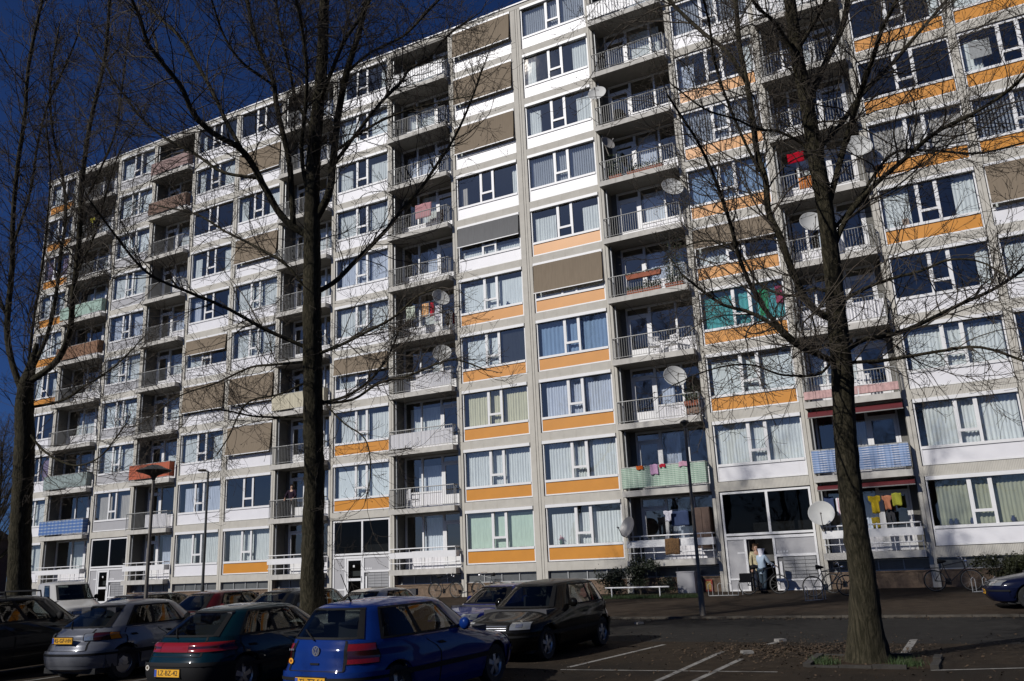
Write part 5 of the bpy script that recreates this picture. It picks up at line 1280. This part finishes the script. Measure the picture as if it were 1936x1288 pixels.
screen('balcony_screen', 'terracotta orange screen behind the mushroom lamp hat', 3, 3, mat('terracotta sheet', (.38, .08, .03), .7, 0, .1, 2))
screen('balcony_screen', 'blue patterned cloth low on the far left balcony', 1, 2, striped('blue pattern', (.09, .16, .32), (.30, .36, .45), 2, .19, .3, ((.05, .12, .33), 0, .35, .5)))
screen('balcony_screen', 'grey green corrugated sheet on the far left balcony', 1, 3, mat('grey green sheet', (.22, .27, .26), .6, 0, .15, 3), corr=.02)
screen('balcony_screen', 'pale green cloth high on the far left balcony stack', 1, 7, mat('pale green cloth', (.28, .39, .33), .8, 0, .15, 3))
screen('balcony_screen', 'brown wooden looking screen on the far left balcony stack', 1, 6, mat('brown screen', (.20, .10, .05), .8, 0, .3, 5))
screen('balcony_screen', 'rusty brown panels high on the second balcony stack from the left', 3, 9, mat('rust brown panels', (.17, .10, .07), .8, 0, .3, 3))
screen('balcony_screen', 'dull pink panels on the top balcony of the second stack from the left', 3, 10, mat('dull pink panels', (.25, .165, .15), .8, 0, .2, 3))
screen('balcony_screen', 'cream screen beside the middle trunk', 6, 4, mat('cream screen', (.46, .42, .31), .8, 0, .1, 3))
screen('balcony_screen', 'pink cloth low on the third balcony behind the right trunk', 13, 3, mat('pink cloth', (.52, .33, .31), .85, 0, .3, 7), .0, .30, both=False)
# white vertical boards on two top balconies
for c, k, lab in ((8, 10, 'white slatted boarding round the top balcony of the middle stack'), (11, 10, 'white slatted boarding round the top balcony right of the middle'), (13, 9, 'white slatted boarding high behind the right tree')):
    x0, x1, z = bal(c, k); w = x1-x0; o = thing('slat_boarding', lab, 'balcony boarding', (x0, 0, z), group='white boarded balconies')
    sb = MB(); sb.box(-.055, .055, -.012, .012, .0, .80); me = sb.mesh('slat', WHITE); n = int((w-.02)/.145)
    for i in range(n): ob('slat', me, o, (.04+i*.145, -PROJ+.005, random.uniform(-.01, .01)))
    for i in range(2): ob('slat', me, o, (w-.045, -.27+i*.12, 0), (0, 0, math.pi/2))
    hr = MB(); hr.box(-.02, w-.04, -PROJ+.02, -PROJ+.045, .12, .18); hr.box(-.02, w-.04, -PROJ+.02, -PROJ+.045, .62, .68); ob('crossbar', hr.mesh('crossbar', WHITE), o)
# white sheets inside the bars of two balconies
for c, k, lab, f0 in ((8, 4, 'white sheeting behind the bars under the mottled dish', .42), (8, 3, 'white sheeting behind the bars above the orange panels in the middle', .0), (3, 2, 'white corrugated sheet on the right half of a low left balcony', .45), (13, 4, 'white sheeting behind the bars of the fourth balcony by the right trunk', .1)):
    x0, x1, z = bal(c, k); w = x1-x0; s = MB(); n = 40; xs = np.linspace(w*f0, w-.1, n+1); V = []
    for i, x in enumerate(xs): V += [(x, -PROJ+.09+.015*(i % 2), .0), (x, -PROJ+.09+.015*(i % 2), .72)]
    s.add(V, [(2*i, 2*i+1, 2*i+3, 2*i+2) for i in range(n)]); thing('balcony_sheet', lab, 'balcony sheet', (x0, 0, z), group='white sheets on balconies', data=s.mesh('balcony_sheet', WPANEL))
# awnings
AWN = mat('red awning', (.095, .008, .011), .8, 0, .1, 4)
for k, dz, lab in ((2, .16, 'dark red rolled awning above the blue checked balcony'), (1, .09, 'dark red rolled awning above the yellow washing')):
    x0, x1, z = bal(13, k); w = x1-x0; o = thing('awning', lab, 'awning', (x0, 0, z+2.36), group='red awnings')
    s = MB(); s.grid(lambda u, v: (.02+(w-.05)*u, -.10-.30*v, .02-dz*v*v-.02*v), 16, 6); s.quad((.02, -.40, -dz), (w-.03, -.40, -dz), (w-.03, -.405, -dz-.10), (.02, -.405, -dz-.10)); ob('fabric', s.mesh('fabric', AWN), o)
    s = MB(); s.tube([(.0, -.40, -dz-.10), (w-.02, -.40, -dz-.10)], .022, 6); s.tube([(.02, -.1, .03), (.02, -.40, -dz-.1)], .012, 5); s.tube([(w-.04, -.1, .03), (w-.04, -.40, -dz-.1)], .012, 5); ob('front_bar', s.mesh('front_bar', RAILM), o)
# washing
def garment(label, px, py, Y, w, h, m_, shape='cloth', group='washing on the balconies', seed=0, cat='laundry'):
    p = onY(px, py, Y); r = random.Random(seed+int(px)); s = MB()
    def fn(u, v):
        ww = 1.0
        if shape == 'shirt': ww = 1.0 if v > .72 else .62
        if shape == 'pants': ww = .8-.1*(1-v)
        x = (u-.5)*w*ww; z = -h*(1-v)+.012*math.sin(u*9+seed); y = .03*math.sin(u*8+v*3+seed)*(1-v*.6)
        return (x, y, z)
    s.grid(fn, 10, 8)
    if shape == 'pants':
        s.f = [f for i, f in enumerate(s.f) if not ((i % 10) in (4, 5) and (i//10) < 5)]; s.m = [0]*len(s.f)
    o = thing('laundry', label, cat, tuple(p), group=group, data=s.mesh('laundry', m_, True)); sm = o.modifiers.new('thickness', 'SOLIDIFY'); sm.thickness = .012; return o
C_ = lambda n, c: cloth(n, c, .1)
YL = C_('yellow cotton', (.46, .33, .025)); 
garment('yellow shirt hanging on the ground floor balcony by the right trunk', 1652, 938, -.25, .42, .62, YL, 'shirt', seed=1)
garment('yellow and grey trousers below the yellow shirt', 1655, 978, -.2, .36, .55, C_('yellow grey cotton', (.42, .31, .04)), 'pants', seed=2)
garment('salmon orange shirt between the yellow shirt and the lime towel', 1676, 937, -.22, .34, .50, C_('salmon cotton', (.48, .20, .11)), 'shirt', seed=3)
garment('lime yellow printed towel right of the salmon shirt', 1694, 932, -.30, .32, .45, C_('lime cotton', (.34, .34, .05)), seed=4)
garment('dark grey trousers under the salmon shirt', 1683, 965, -.1, .36, .5, C_('charcoal cotton', (.05, .05, .055)), 'pants', seed=5)
garment('white striped sheet hanging left of the right trunk', 1589, 942, -.1, .36, .62, striped('white red sheet', (.62, .60, .62), (.40, .12, .16), 0, .11, .2), seed=6)
garment('dark blue cloth at the left end of the same washing line', 1566, 940, -.05, .34, .5, C_('navy cotton', (.05, .07, .14)), seed=7)
garment('orange cloth over the rail of the green striped balcony', 1209, 881, -.48, .30, .16, C_('orange cotton', (.60, .13, .03)), seed=8)
garment('lilac towel over the rail beside the orange cloth', 1236, 878, -.48, .34, .42, C_('lilac cotton', (.58, .36, .52)), seed=9)
garment('red cloth on the rail right of the lilac towel', 1252, 877, -.48, .26, .14, C_('red cotton', (.45, .03, .05)), seed=10)
garment('pink towel over the right end of the green striped balcony rail', 1293, 872, -.48, .46, .20, C_('pink cotton', (.58, .33, .42)), seed=11)
garment('white shirt hanging in the shade of the ground floor balcony', 1262, 966, .1, .38, .42, C_('white cotton', (.72, .70, .76)), 'shirt', seed=12)
garment('black trousers beside the white shirt on the shaded line', 1250, 978, .2, .40, .75, C_('black cotton', (.012, .012, .014)), 'pants', seed=13)
garment('navy cloths bunched on the shaded washing line', 1284, 966, .3, .75, .6, C_('navy cotton', (.05, .07, .14)), seed=14)
garment('scarlet cloth hanging high behind the right trunk', 1503, 289, -.05, .66, .44, C_('scarlet cotton', (.34, .008, .02)), seed=15)
garment('orange towel behind the bars under the scarlet cloth', 1524, 332, -.22, .62, .55, C_('orange towel', (.58, .20, .05)), seed=16)
garment('orange and cream cloth on the balcony with the tall dish', 804, 574, -.30, .40, .70, striped('orange cream cloth', (.62, .45, .28), (.55, .25, .08), 0, .1, .5), seed=17)
garment('red cloth next to the orange and cream one', 816, 572, -.28, .22, .72, C_('red cotton', (.45, .03, .05)), seed=18)
garment('white and green cloth at the left of the same balcony', 776, 580, -.25, .55, .7, C_('pale green cotton', (.55, .60, .50)), seed=19)
garment('white sheet right of the red cloth in front of the dish', 826, 578, -.20, .36, .8, C_('white cotton', (.72, .70, .76)), seed=20)
garment('yellow green jacket hanging far up on the left stack', 176, 412, -.2, .5, .8, C_('yellow green', (.45, .42, .06)), 'shirt', seed=21)
garment('pink curtain cloth on a middle balcony', 800, 385, .2, 1.0, .8, C_('faded pink', (.45, .24, .25)), seed=22)
garment('brown patterned rug laid over the ground floor railing', 1270, 1018, -.50, .60, .62, mat('rug', (.14, .075, .03), .95, 0, .6, 16), cat='rug', seed=23, group=None)
garment('brown reed mat behind the bars right of the large pale dish', 1309, 750, -.24, .62, .75, mat('reed mat', (.20, .125, .09), .9, 0, .3, 12), cat='reed mat', seed=24, group=None)
# brown cupboard at the back of the shaded ground floor balcony
p = onY(1332, 1000, .45); m = MB(); m.box(-.32, .32, -.22, .22, -.75, .85); m.box(-.30, -.01, -.24, -.221, -.7, .8); m.box(.01, .30, -.24, -.221, -.7, .8)
thing('cupboard', 'dark brown cupboard at the right end of the shaded laundry balcony', 'cupboard', tuple(p), group=None, data=m.mesh('cupboard', mat('brown wood', (.075, .04, .025), .6, 0, .3, 6)))
# white garden chairs
def chair(label, c, k, dx, y, ang):
    x0, x1, z = bal(c, k); t = thing('garden_chair', label, 'chair', (x0+dx, y, z-.09), (0, 0, ang), 'white garden chairs on the balconies')
    s = MB(); s.box(-.24, .24, -.22, .22, .40, .43); ob('seat', s.mesh('seat', WHITE), t)
    for x in (-.22, .22):
        for y_ in (-.20, .20):
            l = MB(); l.tube([(x, y_, .40), (x*1.12, y_*1.12, 0)], .018, 5); ob('leg', l.mesh('leg', WHITE), t)
    b = MB()
    for i in range(4): b.box(-.22+i*.12, -.14+i*.12, .22, .24, .45, .85)
    b.box(-.24, .24, .215, .245, .85, .90); ob('backrest', b.mesh('backrest', WHITE), t)
    a = MB()
    for x in (-.25, .25): a.tube([(x, -.22, .42), (x, -.22, .64), (x, .22, .66)], .016, 5)
    ob('armrest', a.mesh('armrest', WHITE), t)
chair('white plastic chair on the fourth balcony behind the bars, left one', 11, 4, 1.75, -.05, .4)
chair('white plastic chair on the fourth balcony behind the bars, right one', 11, 4, 2.45, .05, -.5)
chair('white plastic chair on the second balcony of the middle stack', 8, 2, 1.2, -.15, 2.6)
chair('white plastic chair on the third balcony right of the right trunk', 13, 3, 2.15, -.2, .1)
# plants
POTM = mat('terracotta pot', (.30, .09, .045), .8, 0, .2, 6); LEAFB = mat('balcony leaf', (.035, .055, .02), .6, 0, .5, 8)
def planter(label, c, k, dx, y, z_, L, h, seed, n=420, w=.2):
    x0, x1, z = bal(c, k); r = np.random.RandomState(seed); t = thing('planter', label, 'planter', (x0+dx, y, z+z_), group='planters on the balconies')
    b = MB(); b.add([(-L/2*.94, -w*.4, 0), (L/2*.94, -w*.4, 0), (L/2*.94, w*.4, 0), (-L/2*.94, w*.4, 0), (-L/2, -w/2, .2), (L/2, -w/2, .2), (L/2, w/2, .2), (-L/2, w/2, .2)], [(0, 3, 2, 1), (4, 5, 6, 7), (0, 1, 5, 4), (1, 2, 6, 5), (2, 3, 7, 6), (3, 0, 4, 7)]); ob('trough', b.mesh('trough', POTM), t)
    k_ = MB()
    for _ in range(n):
        cc = np.array([r.uniform(-.5, .5)*L, r.normal()*w*.4, .2+abs(r.normal())*h*.45]); d = unit(r.normal(size=3)); e = unit(np.cross(d, r.normal(size=3))); q = r.uniform(.025, .06); k_.add([cc-d*q, cc+e*q*.45, cc+d*q, cc-e*q*.45], [(0, 1, 2, 3)])
    ob('leaves', k_.mesh('leaves', LEAFB), t, kind='stuff')
planter('terracotta trough of low plants on the fifth balcony floor, left part', 11, 5, 1.15, -.2, -.08, .75, .2, 1)
planter('trough with bushy greenery on the fifth balcony, middle part', 11, 5, 1.95, -.2, -.08, .8, .45, 2, 700)
planter('tall climbing plant at the right end of the plants balcony', 11, 5, 2.95, -.12, -.08, .8, 1.7, 3, 1600, .45)
planter('hanging red flower trough on the rail of the plants balcony', 11, 5, 1.7, -.48, .55, 1.6, .08, 4, 200)
planter('dark plants along the bars of the seventh balcony right of the middle', 11, 7, 2.1, -.18, -.08, 1.7, .4, 5, 700)
planter('dark climbing plant at the left end of the seventh balcony', 11, 7, .7, -.1, -.08, .6, 1.2, 6, 700, .4)
planter('dry bush at the right corner of the balcony with the reed mat', 11, 3, 3.2, -.18, .35, .6, .5, 7, 700, .4)
# poster in a right edge window
p = onY(1852, 92, .055); m = MB(); m.quad((-.36, 0, -.36), (.36, 0, -.36), (.36, 0, .36), (-.36, 0, .36)); thing('window_poster', 'square grey printed poster in a dark window at the upper right edge', 'poster', (p[0], .055, p[2]), data=m.mesh('window_poster', POSTER))
for i, (px_1, py_1) in enumerate(((236, 784), (232, 799))):
    p = onY(px_1, py_1, .055); m = MB(); m.quad((-.18, 0, -.1), (.18, 0, -.1), (.18, 0, .1), (-.18, 0, .1)); thing('window_poster', ('white sheet of paper in a far left window, upper one', 'white sheet of paper in a far left window, lower one')[i], 'poster', (p[0], .055, p[2]), group='papers in the far left window', data=m.mesh('window_poster', WHITE))
# pot plant and vases on window sills
def vase(label, c, k, dx, s, m_, flower=None):
    x0, x1, z = bal(c, k); t = thing('vase', label, 'vase', (x0+dx, .15, z+.70), group='vases on the window sills'); b = MB(); b.lathe([(.001, 0), (.05*s, 0), (.075*s, .08*s), (.04*s, .17*s), (.05*s, .2*s)], (0, 0, 0), 12); ob('pot', b.mesh('pot', m_, True), t)
    if flower:
        r = np.random.RandomState(int(dx*10)); f = MB()
        for _ in range(60): cc = np.array([r.normal()*.07, r.normal()*.03, .26+r.normal()*.05]); d = unit(r.normal(size=3)); e = unit(np.cross(d, r.normal(size=3))); f.add([cc-d*.03, cc+e*.02, cc+d*.03, cc-e*.02], [(0, 1, 2, 3)])
        ob('flowers', f.mesh('flowers', flower), t)
vase('small vase of pink flowers on the lowest sill over a stained orange panel', 10, 1, .62, 1.2, mat('vase green', (.08, .14, .10), .4), mat('pink flower', (.5, .16, .2), .7))
for dx, l in ((.62, 'dark blue bottle vase at the left of the lower right window'), (.78, 'second dark vase close to it on the same sill'), (1.28, 'dark vase before the mullion of the lower right window'), (2.52, 'blue vase right of the mullion of the lower right window')): vase(l, 14, 1, dx, 1.1, mat('vase dark', (.03, .04, .10), .3))
vase('small dark pot on a sill above an orange panel in the middle', 9, 5, 2.6, 1.0, mat('vase dark', (.03, .04, .10), .3))
p = onY(1713, 424, .12); m = MB(); m.box(-.12, .12, -.05, .05, 0, .42); thing('cardboard_box', 'buff cardboard box on the sill of a dark right hand window', 'box', (p[0], .16, p[2]-.2), data=m.mesh('cardboard_box', mat('cardboard', (.38, .27, .18), .9)))

# ------------------------------------------------------------------ people
def skin_mesh(name, verts, edges, radii, mats, level=2, root=0):
    me = bpy.data.meshes.new(name); me.from_pydata(verts, edges, []); o = bpy.data.objects.new(name, me); COL.objects.link(o)
    md = o.modifiers.new('s', 'SKIN'); md.use_smooth_shade = True
    for i, r in enumerate(radii):
        v = me.skin_vertices[0].data[i]; v.radius = (r, r) if not hasattr(r, '__len__') else r; v.use_root = (i == root)
    sb = o.modifiers.new('u', 'SUBSURF'); sb.levels = level; sb.render_levels = level
    dg = bpy.context.evaluated_depsgraph_get(); out = bpy.data.meshes.new_from_object(o.evaluated_get(dg)); bpy.data.objects.remove(o); out.name = name
    out.materials.clear(); out.materials.append(mats); out.polygons.foreach_set('use_smooth', [True]*len(out.polygons)); return out
SKIN = mat('skin', (.42, .25, .17), .55); HAIR = mat('dark hair', (.02, .014, .01), .6)
def person(label, pos, ang, J, top, legs_m, head_m, scarf=None, skirt=None, group=None):
    """J: joint positions (local, facing -y). body skin is one mesh; clothing layers follow the same skeleton"""
    t = thing('person', label, 'person', pos, (0, 0, ang), group)
    names = ['pelvis', 'spine', 'chest', 'neck', 'head', 'crown', 'shL', 'elL', 'wrL', 'shR', 'elR', 'wrR', 'hipL', 'knL', 'anL', 'toL', 'hipR', 'knR', 'anR', 'toR']
    rad_ = dict(pelvis=(.15, .11), spine=(.13, .10), chest=(.15, .11), neck=.055, head=.095, crown=.07, shL=.06, elL=.042, wrL=.03, shR=.06, elR=.042, wrR=.03, hipL=.085, knL=.06, anL=.042, toL=.035, hipR=.085, knR=.06, anR=.042, toR=.035)
    V = [J[n] for n in names]; ix = {n: i for i, n in enumerate(names)}
    E = [('pelvis', 'spine'), ('spine', 'chest'), ('chest', 'neck'), ('neck', 'head'), ('head', 'crown'), ('chest', 'shL'), ('shL', 'elL'), ('elL', 'wrL'), ('chest', 'shR'), ('shR', 'elR'), ('elR', 'wrR'), ('pelvis', 'hipL'), ('hipL', 'knL'), ('knL', 'anL'), ('anL', 'toL'), ('pelvis', 'hipR'), ('hipR', 'knR'), ('knR', 'anR'), ('anR', 'toR')]
    V = list(V); Ei = [(ix[a], ix[b]) for a, b in E]; Rr = [rad_[n] for n in names]
    # palms and five fingers each
    for w, e in (('wrL', 'elL'), ('wrR', 'elR')):
        d = unit(np.array(J[w])-np.array(J[e])); sd_ = unit(np.cross(d, [0, 0, 1.])); base = np.array(J[w])+d*.06; pb = len(V); V.append(tuple(base)); Rr.append(.028); Ei.append((ix[w], pb))
        for i, (off, L) in enumerate(((-.033, .055), (-.018, .072), (0, .08), (.018, .074), (.033, .058))):
            q1 = base+d*(.02 if i else -.02)+sd_*off; q2 = q1+d*L*.6+np.array([0, 0, -.015]); q3 = q2+d*L*.3+np.array([0, 0, -.03])
            k = len(V); V += [tuple(q1), tuple(q2), tuple(q3)]; Rr += [.010, .009, .007]; Ei += [(pb, k), (k, k+1), (k+1, k+2)]
    ob('body', skin_mesh('body', V, Ei, Rr, SKIN), t)
    h = np.array(J['head']); f = MB()
    for s in (-1, 1): f.lathe([(.001, -.012), (.011, -.008), (.013, 0)], (h[0]+s*.032, h[1]-.088, h[2]+.02), 8, 'y')
    ob('eyes', f.mesh('eyes', mat('eye dark', (.02, .015, .012), .3)), t)
    f = MB(); f.add([(h[0]-.014, h[1]-.088, h[2]-.025), (h[0]+.014, h[1]-.088, h[2]-.025), (h[0], h[1]-.118, h[2]-.022), (h[0], h[1]-.092, h[2]+.02)], [(0, 1, 2), (0, 2, 3), (2, 1, 3), (0, 3, 1)]); ob('nose', f.mesh('nose', SKIN), t)
    f = MB(); f.box(h[0]-.022, h[0]+.022, h[1]-.094, h[1]-.086, h[2]-.052, h[2]-.043); ob('mouth', f.mesh('mouth', mat('lip', (.30, .10, .09), .5)), t)
    tv = ['pelvis', 'spine', 'chest', 'shL', 'elL', 'wrL', 'shR', 'elR', 'wrR']; tr = [(.185, .145), (.165, .13), (.18, .14), .082, .066, .05, .082, .066, .05]; tx = {n: i for i, n in enumerate(tv)}
    hem = tuple(np.array(J['pelvis'])+np.array([0, 0, -.22])); VV = [J[n] for n in tv]+[hem]
    VV[5] = tuple(np.array(J['wrL'])*.88+np.array(J['elL'])*.12); VV[8] = tuple(np.array(J['wrR'])*.88+np.array(J['elR'])*.12)
    EE = [(tx[a], tx[b]) for a, b in E if a in tx and b in tx]+[(0, 9)]
    ob('coat', skin_mesh('coat', VV, EE, tr+[(.20, .16)], top), t)
    lv_ = ['pelvis', 'hipL', 'knL', 'anL', 'hipR', 'knR', 'anR']; lx = {n: i for i, n in enumerate(lv_)}
    ob('trousers', skin_mesh('trousers', [J[n] for n in lv_], [(lx[a], lx[b]) for a, b in E if a in lx and b in lx], [(.165, .125), .105, .08, .07, .105, .08, .07], legs_m), t)
    for s in ('L', 'R'):
        a, b = J['an'+s], J['to'+s]; sh = MB(); sh.tube([(a[0], a[1]+.05, .05), (a[0], a[1], .06), (b[0], b[1], .045), (b[0], b[1]-.05, .035)], [.045, .055, .048, .02], 8); ob('shoe', sh.mesh('shoe', TRIM, True), t)
    if scarf: ob('headscarf', skin_mesh('headscarf', [tuple(h+np.array([0, .03, .015])), tuple(h+np.array([0, .03, .10])), tuple(np.array(J['neck'])+np.array([0, .02, -.02])), tuple(np.array(J['chest'])+np.array([0, .06, .02]))], [(0, 1), (0, 2), (2, 3)], [.118, .085, .10, (.14, .10)], scarf), t)
    else: ob('hair', skin_mesh('hair', [tuple(h+np.array([0, .035, .03])), tuple(h+np.array([0, .03, .10])), tuple(h+np.array([0, .07, -.05]))], [(0, 1), (0, 2)], [.108, .075, .07], head_m), t)
    return t
def pose(**k):
    J = dict(pelvis=(0, 0, .92), spine=(0, 0, 1.10), chest=(0, .01, 1.32), neck=(0, .01, 1.47), head=(0, -.01, 1.60), crown=(0, 0, 1.69), shL=(.19, .01, 1.40), elL=(.25, .0, 1.12), wrL=(.26, -.08, .88), shR=(-.19, .01, 1.40), elR=(-.25, .0, 1.12), wrR=(-.26, -.08, .88), hipL=(.10, 0, .88), knL=(.11, -.02, .48), anL=(.11, .02, .09), toL=(.12, -.13, .04), hipR=(-.10, 0, .88), knR=(-.11, -.02, .48), anR=(-.11, .02, .09), toR=(-.12, -.13, .04))
    J.update(k); return J
pb_ = ong(1437, 1124)
pers = person('person in a light blue coat and white headscarf reaching for a bicycle handlebar', (pb_[0]+.12, pb_[1]+.30, pb_[2]+.03), 2.7, pose(shL=(.18, -.03, 1.38), elL=(.30, -.28, 1.18), wrL=(.44, -.42, 1.06), elR=(-.28, -.1, 1.14), wrR=(-.36, -.32, 1.04), chest=(0, -.04, 1.31), head=(.0, -.07, 1.58), neck=(0, -.05, 1.46), crown=(0, -.05, 1.67), knR=(-.12, .05, .48), anR=(-.12, .16, .10), toR=(-.13, .02, .04)),
       cloth('light blue wool', (.34, .42, .50), .05), cloth('blue grey cloth', (.05, .07, .09), .05), HAIR, scarf=cloth('white scarf', (.75, .74, .80), .1))
pers.scale = (.93, .93, .92)
person('person in a cream patterned top standing in the doorway behind the blue coat', (8.86, .16, -1.375), .5, pose(), mat('cream pattern', (.48, .42, .26), .9, 0, .5, 22), cloth('dark navy cloth', (.025, .03, .045), .05), mat('brown hair', (.12, .07, .04), .6))
p = onY(549, 925, -.15)
person('person in a dark top leaning on a balcony rail left of the middle trunk', (p[0], -.03, H-.09), .3, pose(wrL=(.22, -.34, 1.00), wrR=(-.22, -.34, 1.00), elL=(.28, -.12, 1.14), elR=(-.28, -.12, 1.14)), cloth('dark maroon cloth', (.03, .02, .03), .05), cloth('black cloth', (.015, .015, .018), .05), HAIR)

# ------------------------------------------------------------------ background trees beyond the left end
free_tree('bare_tree', 'distant bare tree standing just beyond the far left end of the block', -52, 12, 17, 31, group='bare trees beyond the building end')
free_tree('bare_tree', 'farthest bare tree in the gap at the left edge', -66, 20, 19, 32, group='bare trees beyond the building end')
free_tree('bare_tree', 'bare tree low behind the left tree trunk', -58, 2, 13, 33, group='bare trees beyond the building end', n=60)
free_tree('bare_tree', 'dense dark bare tree filling the gap left of the block', -49, 5, 15, 34, group='bare trees beyond the building end', n=70, spread=.36)
# trees of the next row, just outside the left of the frame; their shade streaks the parking
free_tree('bare_tree', 'bare tree outside the frame left of the viewpoint, shading the parking', 3.0, -38.5, 15, 41, group='bare trees of the next row', n=26, spread=.30)
free_tree('bare_tree', 'bare tree outside the frame behind the viewpoint, shading the foreground', 10.5, -37.5, 15.5, 42, group='bare trees of the next row', n=26, spread=.30)
free_tree('bare_tree', 'bare tree outside the frame far left, shading the silver hatchback', -6.5, -37.5, 15, 43, group='bare trees of the next row', n=26, spread=.30)
def far_house(label, x, y, w, d, h, m_):
    t = thing('terraced_house', label, 'house', (x, y, gz(y)), group='houses beyond the car park'); b = MB(); b.box(-w/2, w/2, -d/2, d/2, 0, h); ob('wall', b.mesh('wall', m_), t)
    r = MB(); r.add([(-w/2-.3, -d/2-.3, h), (w/2+.3, -d/2-.3, h), (w/2+.3, d/2+.3, h), (-w/2-.3, d/2+.3, h), (-w/2-.3, 0, h+2.6), (w/2+.3, 0, h+2.6)], [(0, 1, 5, 4), (2, 3, 4, 5), (1, 2, 5), (3, 0, 4)]); ob('roof', r.mesh('roof', mat('dark tiles', (.05, .03, .025), .8, 0, .3, 6)), t)
    for i in range(4):
        for z in (.9, 3.6): wn = MB(); wn.box(-.6, .6, -.03, .03, 0, 1.3); ob('window', wn.mesh('window', mat('far window', (.03, .035, .04), .15)), t, (-w/2+1.5+i*(w-3)/3, -d/2, z))
far_house('low brick house far beyond the left end of the block', -78, 14, 18, 9, 5.6, mat('far brick', (.12, .065, .045), .9, 0, .3, 8))
